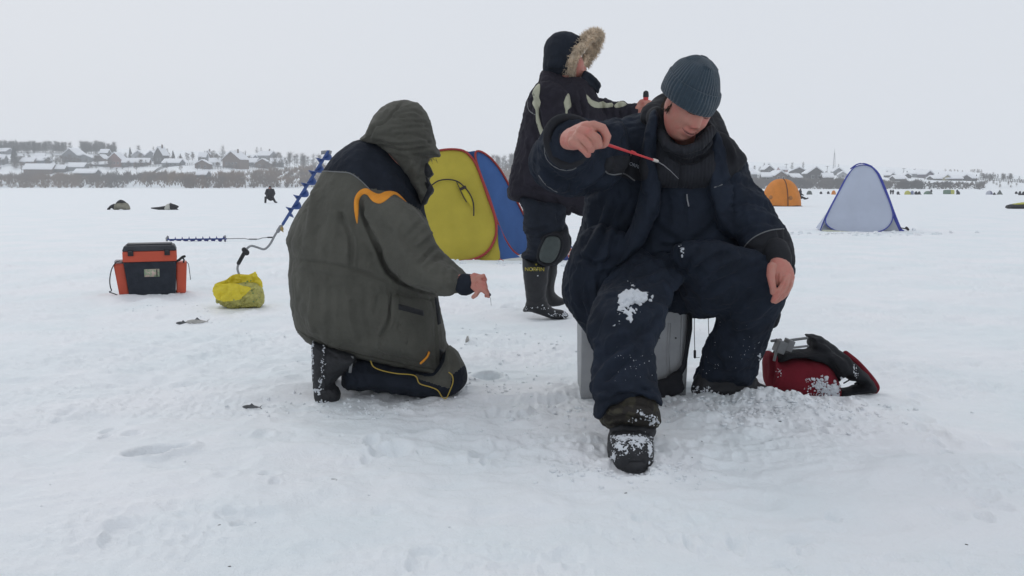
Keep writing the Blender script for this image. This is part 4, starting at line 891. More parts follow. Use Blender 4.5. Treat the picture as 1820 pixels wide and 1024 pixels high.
g = Geo(); g.tube([P(434, 444, ya), P(438, 449, ya)], [.024, .028], 10); g.obj('grip_collar', BLK, gr); g = Geo(); g.tube([P(499, 403, ya), P(494, 411, ya)], .018, 10); g.obj('sleeve_joint', AGR, AU)
g = Geo(); g.ell(P(501, 407, ya - .02), (.016, .014, .022)); g.tube([P(501, 407, ya - .03), P(503, 412, ya - .03)], .006, 8); g.obj('wing_nut', BRS, AU)
yl_ = ground_at(360, 429).y; AU2 = empty('ice_auger', (P(360, 428, yl_).x, yl_, gz(P(360, 428, yl_).x, yl_)), 'blue ice auger lying flat on the snow behind the orange tackle box', 'ice auger')
dz = Vector((0, 0, .045)); a, b = P(402, 424.5, yl_), P(298, 426, yl_)
g = Geo(); g.tube([a, b], .014, 10); g.obj('core_rod', ABL, AU2); flight(a, b, .055, 8.5, 'screw_blade', mat('violet_blue_paint', (.075, .08, .24), .5), AU2)
g = Geo(); g.tube([P(402, 424.5, yl_), P(420, 424, yl_), P(435, 424, yl_), P(442, 425.5, yl_ - .1), P(460, 425, yl_ - .1), P(466, 423, yl_), P(478, 422, yl_), P(487, 422, yl_)], .0085, 8); g.obj('crank_handle', AGR, AU2)
for x0, x1, y_ in ((443, 456, 425.3), (476, 487, 422)):
    g = Geo(); g.tube([P(x0, y_, yl_ - .08), P(x1, y_, yl_ - .08)], .013, 8); g.obj('grip', BLK, AU2)
g = Geo(); g.tube([P(400, 420, yl_), P(400, 428, yl_)], .02, 8); g.obj('sleeve_joint', AGR, AU2)
g = Geo(); g.tube([P(299, 420, yl_), P(296, 424, yl_), P(297, 431, yl_)], [(.02, .004)] * 3, 8, flat=(1, 0, 0)); g.obj('cutting_knife', AGR, AU2)
# ---------------------------------------------------------------- red bag at the right
RED = mat('red_bag_cloth', (.15, .013, .022), .95, .2, 9, .3, 60, weave=.2); BPL = mat('black_bag_cloth', (.014, .015, .018), .75, .3, 16, .35, 70, weave=.2); ALU = mat('dull_grey_bracket', (.16, .165, .17), .5, .15, 20, metal=.3)
q = ground_at(1440, 708); yr_ = q.y + .12; RB = empty('fishing_bag', (P(1450, 705, yr_).x, yr_, gz(P(1450, 705, yr_).x, yr_)), 'red and black fabric bag with grey bracket lying beside the seated person boot', 'bag')
g = Geo(); g.pillow([(1364, 625), (1375, 628), (1380, 640), (1420, 634), (1460, 640), (1480, 660), (1490, 690), (1488, 710), (1460, 708), (1430, 710), (1412, 703), (1386, 695), (1368, 694), (1361, 672), (1360, 645)], yr_, .085, .045, sm=3, pw=.35); me = g.remesh('red_body', .005, 3); folds(me, [([(1373, 628), (1374, 660), (1369, 692)], .006, -.008)], [((14, 14, 14), .005, 321, 0)]); link('red_body', me, RED, RB); bvr = bvh_of(me)
g = Geo()
g.pillow([(1376, 640), (1380, 625), (1410, 622), (1440, 620), (1470, 618), (1500, 628), (1520, 645), (1540, 664), (1552, 680), (1556, 690), (1548, 698), (1525, 700), (1495, 706), (1484, 706), (1488, 694), (1510, 690), (1526, 682), (1512, 676), (1496, 668), (1488, 680), (1480, 665), (1462, 645), (1420, 636), (1390, 640)], yr_ - .02, .075, .035, sm=3, step=2.4)
g.pillow([(1430, 596), (1436, 593), (1450, 595), (1464, 600), (1478, 611), (1492, 622), (1506, 632), (1500, 640), (1470, 632), (1440, 622), (1434, 612), (1436, 604)], yr_ - .0, .07, .04, sm=3, step=2.4)
me = g.remesh('black_lid', .005, 3); folds(me, [([(1450, 604), (1480, 618), (1510, 645)], .008, -.005), ([(1500, 650), (1530, 676)], .01, .006), ([(1470, 636), (1492, 664)], .008, -.006)], [((18, 18, 18), .005, 322, 0)]); link('black_lid', me, BPL, RB); bvk = bvh_of(me)
g = Geo(); g.tube([P(x, y, yr_ - .01) for x, y in catmull([(1503, 628), (1522, 643), (1540, 662), (1553, 678), (1559, 690), (1553, 698)], 4, False)], .011, 8); g.obj('red_edging', RED, RB)
g = Geo(); g.tube([P(1372, 606, yr_ - .06), P(1387, 604, yr_ - .06)], .006, 6); g.box(P(1386, 616, yr_ - .08), (.017, .03, .024), Matrix.Rotation(.35, 3, 'Y'), .004); g.box(P(1401, 613, yr_ - .08), (.013, .03, .022), Matrix.Rotation(.35, 3, 'Y'), .004); g.box(P(1378, 632, yr_ - .085), (.004, .006, .022), Matrix.Rotation(.2, 3, 'Y'), .001); g.obj('grey_bracket', ALU, RB)
g = Geo(); g.tube([P(1403, 605, yr_ - .05), P(1434, 601, yr_ - .04)], .0055, 8); g.tube([P(1406, 618.5, yr_ - .09), P(1436, 615, yr_ - .06)], .0045, 8); g.obj('frame_rods', ALU, RB)
g = Geo(); g.tube([P(1500, 681, yr_ - .03), P(1512, 674, yr_ - .03)], .003, 6); g.tube([P(1520, 682, yr_ - .03), P(1530, 676, yr_ - .03)], .004, 6); g.obj('strap_bars', BPL, RB)
# ---------------------------------------------------------------- the kneeling man
OLIVE = mat('olive_cloth', (.086, .085, .072), .85, .16, 9, .35, 60, weave=.35, sheen=.05)
NAVYC = mat('navy_cloth', (.014, .018, .027), .85, .25, 12, .35, 60, weave=.3)
ORNG = mat('orange_trim', (.70, .27, .025), .7, .1, 20, .3, 90)
BLK = mat('black_rubber', (.012, .013, .015), .6, .3, 20, .25, 80)
BLKC = mat('black_cloth', (.012, .013, .017), .9, .3, 14, .3, 60)
SKIN = mat('skin', (.47, .225, .175), .5, 0, 22, .22, 160, sss=.12, spec=.35, col2=(.50, .18, .145), thr=(.4, .62))
SNOWB = mat('stuck_snow', (.70, .73, .77), .8, .04, 60, .6, 300)
YCORD = mat('yellow_cord', (.42, .30, .05), .7)
GREYP = mat('grey_piping', (.16, .165, .17), .7)
def snow_bits(bv, areas, name, parent, seed=1, merge=0):
    """snow crumbs stuck on cloth; areas: (px, py, spread_x, spread_y, count, size m)"""
    R = random.Random(seed); g = Geo()
    for (ax, ay, sx, sy, n, sz) in areas:
        for _ in range(n):
            x = R.gauss(ax, sx); y = R.gauss(ay, sy); h, nn = hit(bv, x, y); s = sz * R.uniform(.35, 1.1)
            rot = Matrix.Rotation(R.uniform(0, 6), 3, 'Y') @ Matrix.Rotation(R.uniform(0, 6), 3, 'X')
            c = len(g.V); g.ell(h + nn * s * .2, (s * R.uniform(.7, 1.5), s * R.uniform(.5, .9), s * R.uniform(.5, 1.2)), rot, 7, 5)
            for i in range(c, len(g.V)):
                v = Vector(g.V[i]); g.V[i] = tuple(v + Vector((R.uniform(-1, 1), R.uniform(-1, 1), R.uniform(-1, 1))) * s * .22)
    if merge: me = g.remesh(name, merge, 1); V = get_v(me); set_v(me, V + .4 * merge * np.stack([vn(V * 260, 7), vn(V * 260, 8), vn(V * 260, 9)], -1)); o = link(name, me, SNOWB, parent)
    else: o = g.obj(name, SNOWB, parent)
    o['kind'] = 'stuff'; return o
def finger(g, base, pts, r):
    g.tube([base] + list(pts), r, 10)
kg = gpx(700, 706)
K = empty('person', (P(690, 700, 3.45).x, 3.45, gz(P(690, 700, 3.45).x, 3.45)), 'kneeling person bent over in an olive green hooded parka with dark blue yoke', 'person', 'anglers in the foreground')
YK = 3.45
# continuous body under the clothes: head, neck, torso, arms, hand, legs
def ppx(l): return [P(*a) for a in l]
g = Geo()
g.ell(P(722, 262, 3.5), (.085, .095, .12)); g.tube(ppx([(716, 290, 3.52), (690, 335, 3.54)]), [.055, .06])
g.tube(ppx([(680, 350, 3.55), (640, 400, 3.52), (625, 480, 3.5), (650, 560, 3.5)]), [(.15, .13), (.17, .14), (.16, .13), (.17, .15)], 14)
g.tube(ppx([(682, 375, 3.4), (738, 465, 3.25), (790, 498, 3.19), (835, 504, 3.13)]), [.045, .04, .035, .026])
g.tube(ppx([(700, 385, 3.66), (740, 460, 3.70), (800, 505, 3.6)]), [.045, .04, .026])
g.tube(ppx([(660, 570, 3.52), (785, 668, 3.47), (700, 675, 3.46), (640, 672, 3.46), (580, 640, 3.39), (580, 695, 3.36)]), [.075, .05, .045, .035, .028, .026])
HB = P(838, 502, 3.13)
g.tube(ppx([(828, 505, 3.13), (842, 500, 3.12), (853, 504, 3.115)]), [(.024, .019), (.032, .018), (.034, .014)], 12, flat=(0, .35, 1))
def fp(l): return [P(x, y, 3.115 - z) for (x, y, z) in l]
for pts, r in (((fp([(850, 494, .005), (860, 490, .008), (862, 497, .002), (861, 503, -.004)])), [.0088, .0088, .0082, .007]),
               ((fp([(851, 500, .014), (862, 504, .016), (864, 511, .012), (858, 514, .004)])), [.0088, .0085, .0078, .0068]),
               ((fp([(850, 508, .020), (863, 513, .024), (867, 521, .022), (864, 526, .014)])), [.0090, .0085, .0078, .0068]),
               ((fp([(848, 512, .026), (860, 517, .030), (866, 523, .030), (868, 527, .026)])), [.0088, .0083, .0076, .0066]),
               ((fp([(842, 510, .024), (850, 519, .030), (846, 524, .032), (841, 528, .032)])), [.0115, .010, .0088, .0075])):
    g.tube(pts, r, 10)
link('body', g.remesh('body', .0029, 1), SKIN, K)
# jacket: torso, near sleeve, far sleeve
coat = [(643, 249), (605, 270), (578, 301), (551, 344), (526, 384), (511, 424), (515, 441), (518, 459), (515, 487), (519, 536), (525, 566), (529, 583), (541, 601), (556, 611), (590, 622), (625, 633), (662, 643), (734, 656), (783, 669), (793, 664), (793, 607), (786, 566), (778, 524), (776, 480), (768, 420), (755, 378), (750, 340), (730, 300), (690, 262)]
g = Geo()
g.pillow(coat, 3.50, .235, .26, tx=.0003, sm=4)
g.pillow([(640, 352), (665, 346), (700, 350), (722, 360), (747, 380), (767, 407), (776, 432), (798, 456), (814, 470), (831, 486), (840, 499), (840, 512), (833, 521), (800, 522), (770, 521), (744, 514), (716, 502), (698, 476), (676, 432), (655, 400)], 3.27, .088, .10, tx=-.0007, sm=4)
g.tube(ppx([(676, 372, 3.36), (712, 430, 3.28), (748, 482, 3.21), (790, 500, 3.16)]), [.088, .082, .07, .06], 14)
g.tube(ppx([(705, 385, 3.66), (735, 440, 3.70), (780, 492, 3.66)]), [.08, .075, .06], 14)
me = g.remesh('jacket', .0055, 6)
fl = []
for x0, x1, a in ((548, 540, .006), (566, 556, -.006), (585, 573, .007), (604, 596, -.006), (622, 618, .006), (596, 590, .003)):
    fl.append(([(x0 + 12, 335), (x0, 400), (x1, 455)], .011, a))
fl += [([(600, 372), (622, 420), (624, 480)], .008, -.010), ([(520, 462), (560, 466), (620, 476), (690, 500)], .006, -.006), ([(520, 474), (560, 480), (640, 492)], .008, .004),
       ([(640, 356), (655, 400), (672, 440), (690, 480), (716, 503)], .010, -.022), ([(716, 503), (744, 517), (780, 524)], .008, -.014), ([(697, 520), (694, 548), (690, 572), (676, 600)], .006, -.011),
       ([(704, 500), (735, 508), (770, 516)], .006, -.008), ([(652, 370), (662, 420), (676, 455)], .012, .010), ([(745, 470), (765, 448), (778, 440)], .008, -.009), ([(755, 480), (775, 462), (792, 458)], .008, -.006),
       ([(735, 440), (758, 420), (770, 412)], .009, .006), ([(720, 425), (742, 402), (755, 392)], .009, -.006), ([(560, 500), (552, 550), (556, 595)], .012, .006), ([(590, 500), (585, 560), (590, 610)], .012, -.006),
       ([(620, 520), (622, 570), (640, 620)], .014, .006), ([(650, 500), (652, 560), (664, 620)], .012, -.005), ([(545, 500), (530, 540)], .01, -.005), ([(535, 592), (580, 612), (640, 630), (700, 644), (785, 660)], .004, -.006),
       ([(764, 530), (772, 580), (778, 650)], .005, -.006), ([(690, 310), (720, 340), (745, 368)], .012, .007), ([(640, 310), (690, 345)], .01, .004), ([(800, 470), (790, 490), (800, 508)], .008, -.005), ([(820, 484), (812, 500), (818, 514)], .007, .004),
       ([(560, 330), (552, 400), (556, 450)], .009, .004), ([(700, 395), (715, 440), (740, 470)], .016, .008), ([(748, 490), (775, 500), (800, 505)], .014, .006)]
folds(me, fl, [((9, 9, 3.5), .0045, 5, 0), ((26, 26, 16), .0022, 9, 1), ((70, 70, 70), .0005, 13, 0)])
yoke = [(643, 247), (600, 262), (570, 298), (572, 305), (600, 306), (622, 308), (640, 320), (655, 336), (672, 338), (690, 342), (706, 348), (722, 360), (745, 374), (758, 388), (775, 378), (760, 330), (735, 285), (690, 250), (660, 240)]
jk, yk = split(me, vmask(me, yoke), 'jacket', OLIVE, 'jacket_yoke', NAVYC, K)
bv = bvh_of(me)
piping(bv, [(571, 304), (600, 306), (622, 308), (640, 320), (656, 336)], .0022, 'back_piping', GREYP, K)
patch(bv, [(629, 365), (631, 350), (640, 338), (652, 335), (662, 341), (674, 345), (688, 340), (704, 342), (716, 352), (722, 359), (712, 352), (700, 346), (684, 358), (673, 362), (661, 357), (653, 347), (645, 346), (638, 356), (637, 380), (635, 398), (631, 385)], .004, 'orange_trim', ORNG, K, step=1.6, sm=3)
pk_ = patch(bv, [(692, 521), (730, 530), (766, 536), (772, 580), (764, 634), (748, 642), (704, 632), (672, 622), (688, 590), (694, 560)], .003, 'pocket', OLIVE, K, sm=2, puff=.010, R=24)
patch(bvh_of(pk_.data), [(708, 540), (753, 552), (753, 562), (708, 550)], .004, 'velcro_strip', BLK, K, sm=0)
patch(bv, [(781, 620), (788, 622), (788, 664), (781, 662)], .003, 'velcro_tab', BLK, K, sm=0)
patch(bv, [(772, 528), (779, 530), (784, 575), (778, 578)], .003, 'front_placket', BLKC, K, sm=0)
piping(bv, [(758, 624), (756, 633), (748, 641)], .0045, 'orange_pull_tab', ORNG, K, lift=3)
hm = [(530, 586), (556, 604), (600, 618), (660, 635), (734, 650), (786, 662)]
patch(bv, hm + [(x - 1, y + 8) for x, y in hm[::-1]], .004, 'hem_band', OLIVE, K, sm=3)
# cuff
g = Geo(); c0, c1 = P(826, 506, 3.15), P(833, 504.5, 3.135)
g.tube([c0, c0.lerp(c1, .5), c1], [.040, .039, .036], 20, flat=(0, 0, 1)); g.obj('cuff', NAVYC, K)
# hood with collar
hood = [(642, 250), (650, 238), (662, 214), (680, 192), (704, 181), (722, 179), (743, 184), (756, 195), (765, 214), (769, 235), (774, 253), (783, 277), (775, 279), (766, 280), (760, 289), (765, 297), (770, 309), (763, 320), (765, 330), (771, 336), (768, 345), (754, 366), (744, 352), (732, 322), (704, 290), (674, 264)]
g = Geo(); g.pillow(hood, 3.48, .135, .14, sm=3, step=2.2)
me = g.remesh('hood', .0045, 3)
folds(me, [([(716, 182), (700, 200), (688, 215), (676, 222), (668, 224)], .004, -.006), ([(668, 224), (660, 236), (656, 245)], .006, -.009), ([(640, 255), (690, 262), (720, 268), (768, 262)], .006, -.007), ([(668, 244), (710, 252), (768, 248)], .007, .006), ([(690, 232), (730, 226), (766, 226)], .006, -.004),
           ([(676, 262), (700, 290), (722, 318), (744, 352)], .01, -.010), ([(700, 240), (740, 240), (772, 258)], .006, -.004), ([(690, 215), (730, 212), (760, 214)], .006, .003), ([(752, 290), (745, 320), (756, 345)], .009, -.008), ([(735, 285), (725, 305)], .01, .006), ([(710, 200), (735, 198), (752, 206)], .005, -.003)],
      [((14, 10, 26), .003, 25, 1), ((9, 9, 9), .003, 27, 0)])
link('hood', me, OLIVE, K); bvh = bvh_of(me)
patch(bvh, [(756, 314), (763, 322), (770, 335), (766, 344), (754, 364), (750, 358), (760, 336)], .004, 'collar_lining', BLKC, K, step=1.6, sm=2)
patch(bvh, [(757, 290), (764, 296), (769, 309), (760, 316), (754, 306)], .004, 'hood_lining', BLKC, K, step=1.6, sm=2)
g = Geo(); R = random.Random(4)
for i in range(20):
    a = P(R.uniform(758, 776), R.uniform(276, 284), 3.48 + R.uniform(-.08, .08)); g.tube([a, a + Vector((R.uniform(-.004, .012), 0, R.uniform(-.022, -.004)))], [.0012, .0005], 4, rnd=False)
g.obj('fur_edge', mat('brown_fur', (.12, .10, .085), .95), K)
# trousers and boots
g = Geo()
g.pillow([(608, 628), (625, 634), (700, 648), (770, 660), (795, 612), (812, 625), (824, 645), (830, 662), (829, 680), (815, 698), (795, 706), (760, 705), (700, 699), (650, 694), (612, 689), (608, 662)], 3.44, .10, .09, sm=3)
g.pillow([(640, 560), (760, 560), (795, 612), (818, 650), (800, 690), (640, 690)], 3.62, .13, .12, sm=3)
me = g.remesh('trousers', .0055, 5)
folds(me, [([(800, 625), (806, 650), (800, 680)], .008, -.005), ([(812, 640), (818, 660), (812, 684)], .006, .003), ([(640, 665), (700, 672), (770, 680)], .012, .006), ([(620, 650), (640, 680)], .008, -.005)], [((16, 12, 12), .004, 35, 1)])
kv = vmask(me, [(792, 600), (790, 640), (768, 668), (740, 664), (738, 672), (760, 680), (790, 690), (800, 690), (806, 668), (824, 652), (835, 640), (815, 600)])
split(me, kv, 'trousers', NAVYC, 'trouser_thigh_panel', OLIVE, K); bt = bvh_of(me)
g = Geo(); cord = [(659, 642), (664, 652), (680, 659), (705, 664), (730, 666), (740, 670), (746, 682), (765, 688), (778, 694), (786, 706), (793, 708), (799, 696), (805, 680), (804, 668), (798, 662)]
o = [P(x, y, 3.33) for x, y in catmull(cord, 5, False)]; g.tube(o, .0022, 6); g.obj('drawcord', YCORD, K)
g = Geo(); g.tube([P(626, 634, 3.34), P(624, 648, 3.33), P(622, 662, 3.33)], [(.006, .002)] * 3, 8, flat=(1, 0, 0)); g.obj('strap_end', GREYP, K)
def boot_k(off, name):
    g = Geo()
    a = [(556, 606), (575, 612), (612, 625), (634, 636), (628, 652), (610, 664), (594, 682), (603, 692), (606, 706), (598, 718), (582, 727), (568, 724), (560, 710), (556, 680), (555, 640)]
    g.pillow(a, 3.36 + off, .052, .05, sm=3, step=2.2); me = g.remesh(name, .0045, 4)
    folds(me, [([(560, 695), (580, 690), (598, 684)], .006, -.005), ([(577, 615), (574, 660), (578, 700)], .005, .004)], [((30, 30, 30), .002, 45, 1)])
    return link(name, me, BLK, K), me
_, mb = boot_k(0, 'boot'); boot_k(.26, 'boot')
bb = bvh_of(mb)
snow_bits(bb, [(576, 622, 1, 4, 8, .004), (574, 645, 1.2, 7, 12, .003), (569, 678, 1.5, 3, 10, .004), (566, 694, 3, 2.5, 26, .005), (570, 717, 4, 2, 26, .0045), (583, 717, 5, 2, 30, .004), (556, 640, 1.2, 22, 46, .004), (574, 665, 2, 10, 10, .003)], 'snow_crumbs', K, 3)
# ice fishing jig held by the kneeling man
g = Geo(); g.ell(P(870, 524, 3.09), (.0055, .0055, .006)); J = g.obj('fishing_jig', mat('dark_bead', (.02, .015, .03), .3))
tag(J, 'tiny dark round bead with line pinched in the fingertips of the kneeling person', 'fishing lure')
g = Geo(); g.tube(ppx([(870, 526, 3.09), (872, 532, 3.09), (873, 543, 3.09)]), .0008, 5); g.obj('line', mat('line_grey', (.12, .12, .13), .5), J)
# ---------------------------------------------------------------- the standing man
DPURP = mat('dark_purple_cloth', (.021, .019, .027), .85, .2, 12, .3, 60, weave=.3)
REFL = mat('reflective_cream', (.37, .37, .275), .6, .12, 14, .25, 60)
FUR = mat('pale_fur', (.64, .52, .39), .95, .4, 22)
PAD = mat('knee_pad_foam', (.055, .068, .066), .75, .15, 30, .5, 300)
T = empty('person', (P(968, 555, 5.72).x, 5.72, gz(P(968, 555, 5.72).x, 5.72)), 'standing person in a black parka with fur trimmed hood, knee pads and rubber boots', 'person', 'anglers in the foreground')
Y0 = 5.72
def mid(l, d=0): return [P(x, y, Y0 + z + d) for (x, y, z) in l]
g = Geo()
g.ell(P(1008, 104, Y0), (.085, .09, .125))                                    # head
g.ell(P(1024, 118, Y0), (.05, .065, .075)); g.ell(P(1032, 129, Y0), (.028, .035, .028)); g.ell(P(1037, 122, Y0), (.018, .014, .016))
g.tube(mid([(1004, 128, 0), (998, 160, 0)]), [.06, .065])
g.tube(mid([(990, 180, 0), (975, 250, 0), (965, 330, 0)]), [(.17, .1), (.16, .1), (.15, .1)], 14, flat=(0, 1, 0))
g.tube(mid([(965, 330, 0), (968, 430, -.05), (953, 470, -.09), (952, 535, -.09)]), [.09, .05, .03, .022])
g.tube(mid([(968, 330, .05), (985, 430, .14), (979, 470, .19), (977, 525, .20)]), [.07, .045, .018, .018])
g.tube(mid([(1046, 184, .06), (1085, 198, .02), (1124, 197, -.04)]), [.04, .030, .022])
g.tube(mid([(980, 175, -.12), (995, 250, -.18), (1035, 280, -.2)]), [.045, .04, .03])
yh = Y0 - .06
def hp(l): return [P(x, y, yh - z) for (x, y, z) in l]
g.tube(hp([(1124, 197, .0), (1134, 193, 0), (1142, 192, -.005)]), [(.022, .026), (.026, .032), (.026, .034)], 12)
for k, (y0, x1) in enumerate(((180, 1157), (186, 1160), (193, 1161), (199, 1158))):
    g.tube(hp([(1141, y0 + 3, .02), (1146, y0 + 2, .044), (1154, y0 + 1, .044), (x1, y0 + 2, .022), (1156, y0 + 3, .0)]), [.0125, .0125, .0122, .0118, .010], 10)
g.tube(hp([(1135, 186, .01), (1139, 180, .02), (1146, 178, .03), (1152, 180, .025)]), [.014, .0125, .0115, .010], 10)
link('body', g.remesh('body', .0045, 2), SKIN, T)
# parka
g = Geo()
g.pillow([(966, 126), (955, 148), (944, 160), (935, 180), (928, 215), (916, 262), (906, 310), (902, 350), (925, 361), (955, 370), (985, 376), (1012, 381), (1015, 375), (1034, 384), (1060, 380), (1070, 330), (1075, 260), (1078, 215), (1066, 180), (1048, 150), (1025, 140), (1000, 134)], Y0, .20, .24, sm=3)
g.pillow([(1040, 160), (1052, 166), (1063, 173), (1078, 174), (1089, 182), (1100, 181), (1107, 179), (1118, 185), (1132, 183), (1136, 200), (1130, 208), (1100, 214), (1070, 218), (1040, 215)], Y0 + .01, .066, .06, sm=3, tx=-.0012)
g.pillow([(948, 158), (968, 146), (992, 150), (1010, 175), (1018, 210), (1030, 240), (1060, 262), (1052, 300), (1010, 300), (982, 275), (962, 240), (950, 200)], Y0 - .20, .085, .09, sm=3, ty=-.0006)
me = g.remesh('jacket', .0075, 5)
folds(me, [([(946, 168), (955, 190), (962, 225), (975, 255)], .012, -.018), ([(1012, 170), (1022, 210), (1030, 240)], .014, -.014), ([(925, 330), (950, 338), (1000, 345), (1050, 350)], .012, -.008), ([(930, 200), (950, 215)], .014, .008),
           ([(1070, 178), (1074, 205)], .01, -.010), ([(1085, 182), (1088, 208)], .01, -.010), ([(1098, 182), (1102, 208)], .01, -.008), ([(1114, 184), (1116, 208)], .01, -.008), ([(1030, 160), (1036, 200), (1035, 240)], .012, -.014),
           ([(960, 200), (985, 215)], .016, .006), ([(970, 230), (1000, 240)], .014, -.007), ([(935, 250), (925, 300)], .02, .006), ([(915, 300), (935, 345)], .02, -.005)], [((7, 7, 5), .007, 105, 0), ((18, 18, 13), .006, 109, 1)])
link('jacket', me, DPURP, T); bv = bvh_of(me)
patch(bv, [(958, 149), (960, 153), (959, 166), (958, 173), (961, 182), (959, 190), (958, 205), (962, 222), (968, 236), (975, 246), (968, 251), (960, 238), (953, 215), (952, 196), (946, 184), (949, 176), (946, 166), (951, 155)], .004, 'reflective_strip', REFL, T, step=2, sm=2, Yd=5.5)
patch(bv, [(1010, 165), (1014, 178), (1015, 190), (1009, 196), (1007, 212), (1005, 211), (1005, 196), (1002, 182)], .004, 'reflective_strip', REFL, T, step=2, sm=2, Yd=5.5)
patch(bv, [(1042, 168), (1052, 178), (1064, 182), (1072, 180), (1078, 184), (1088, 183), (1089, 190), (1070, 192), (1056, 191), (1046, 183)], .004, 'reflective_strip', REFL, T, step=1.6, sm=2, Yd=5.7)
patch(bv, [(1092, 187), (1100, 181), (1108, 181), (1114, 186), (1106, 190), (1094, 192)], .004, 'reflective_strip', REFL, T, step=1.6, sm=2, Yd=5.7)
patch(bv, [(946, 279), (957, 283), (957, 300), (942, 295)], .004, 'reflective_patch', REFL, T, sm=0, Yd=5.5)
piping(bv, [(937, 178), (940, 196), (952, 204)], .003, 'back_piping', GREYP, T, Yd=5.5)
piping(bv, [(958, 246), (966, 254), (972, 258)], .003, 'sleeve_piping', GREYP, T, Yd=5.5)
# storm collar flap
g = Geo(); g.pillow([(1036, 128), (1045, 127), (1068, 148), (1066, 158), (1063, 167), (1052, 159), (1040, 158), (1030, 150)], Y0 - .04, .030, .03, sm=2, step=2); me = g.remesh('collar', .005, 2)
folds(me, [([(1042, 134), (1055, 148), (1062, 160)], .012, -.008)], [((14, 14, 14), .003, 110, 0)]); link('collar', me, NAVYC, T)
g = Geo(); g.pillow([(965, 128), (985, 138), (1010, 136), (1036, 138), (1050, 150), (1046, 172), (1020, 182), (985, 178), (960, 160), (958, 145)], Y0, .14, .12, sm=3, step=2.2); me = g.remesh('collar', .006, 3)
folds(me, [([(962, 146), (1000, 152), (1040, 156)], .012, -.008)], [((12, 12, 12), .004, 111, 0)]); link('collar_base', me, DPURP, T)
# hood and its fur
g = Geo(); g.pillow([(966, 128), (965, 110), (966, 92), (968, 80), (973, 70), (986, 59), (1005, 56), (1021, 60), (1036, 68), (1040, 80), (1030, 100), (1020, 125), (1006, 138), (985, 138)], Y0, .15, .15, sm=3, step=2.2)
me = g.remesh('hood', .006, 3); folds(me, [([(1010, 58), (1000, 90), (990, 120)], .012, -.006), ([(968, 120), (985, 126), (1000, 122)], .01, -.006)], [((12, 12, 12), .004, 115, 0)]); link('hood', me, NAVYC, T)
# ring of fur round the opening: a tilted oval seen from behind its near side
fc = P(1037, 94, Y0); ax1 = Vector((.070, .01, .112)); ax2 = Vector((-.062, -.10, -.022)); ang_n = ax1.cross(ax2).normalized() * -1
def fring(t): return fc + ax1 * math.cos(t) + ax2 * math.sin(t)
g = Geo(); g.tube([fring(2 * math.pi * k / 28) for k in range(28)], .030, 10, closed=True); base = g.mesh('fur')
R = random.Random(8)
g2 = Geo(); g2.V = list(g.V); g2.F = list(g.F); g2.n = g.n
for i in range(4200):
    t = R.uniform(0, 2 * math.pi); c = fring(t); out = (c - fc).normalized(); tw = R.uniform(0, 2 * math.pi)
    tan = ang_n.cross(out); dr = (out * math.cos(tw) + ang_n * math.sin(tw) * 1.0 + tan * R.uniform(-.5, .5)).normalized()
    a = c + dr * .024; L = R.uniform(.018, .035) * (1.15 if dr.dot(out) > .2 else .8)
    dr2 = (dr + Vector((R.uniform(-.5, .5), R.uniform(-.5, .5), R.uniform(-.75, .15)))).normalized()
    g2.tube([a, a + dr * L * .5, a + (dr * .5 + dr2 * .5) * L], [.0030, .0022, .0006], 3, rnd=False)
fm = g2.mesh('fur_trim'); link('fur_trim', fm, FUR, T)
# trousers
g = Geo()
g.pillow([(925, 350), (960, 355), (1004, 362), (1004, 390), (1000, 410), (992, 440), (975, 468), (955, 467), (930, 462), (928, 451), (935, 446), (938, 430), (930, 405), (930, 380)], Y0 - .08, .10, .10, sm=3)
g.pillow([(960, 350), (1004, 355), (1003, 392), (1009, 405), (1010, 430), (996, 466), (975, 470), (960, 440)], Y0 + .14, .10, .10, sm=3)
me = g.remesh('trousers', .007, 3)
folds(me, [([(928, 402), (950, 408), (975, 404)], .01, -.012), ([(930, 412), (955, 418), (975, 412)], .01, .010), ([(934, 440), (955, 446)], .009, -.010), ([(932, 452), (960, 458)], .008, .008), ([(935, 425), (955, 432)], .01, -.008), ([(990, 360), (992, 400)], .012, -.01)], [((10, 10, 20), .005, 121, 1)])
link('trousers', me, NAVYC, T); bvt = bvh_of(me)
def kneepad(o, yy):
    g = Geo(); g.pillow(o, yy, .028, .03, sm=5, step=2); a = g.remesh('knee_pad', .005, 3); a2 = link('knee_pad', a, PAD, T)
    g = Geo(); n = catmull(o, 5); c = n.mean(0); n = (n - c) * 1.12 + c
    g.tube([P(x, y, yy + .012) for x, y in n[::3]], .010, 8, closed=True); g.obj('rim', BLKC, a2)
kneepad([(970, 424), (980, 420), (990, 421), (996, 427), (996, 440), (989, 458), (980, 467), (968, 467), (959, 461), (960, 445)], Y0 - .195)
kneepad([(1001, 428), (1008, 420), (1012, 428), (1010, 444), (1000, 458), (990, 464), (986, 460), (994, 448)], Y0 + .05)
g = Geo(); g.pillow([(958, 416), (970, 409), (985, 407), (998, 412), (1008, 405), (1012, 420), (1012, 445), (990, 470), (958, 468), (952, 440)], Y0 - .13, .055, .04, sm=3, step=2.4); link('knee_pad_strap', g.remesh('knee_pad_strap', .006, 3), BLKC, T)
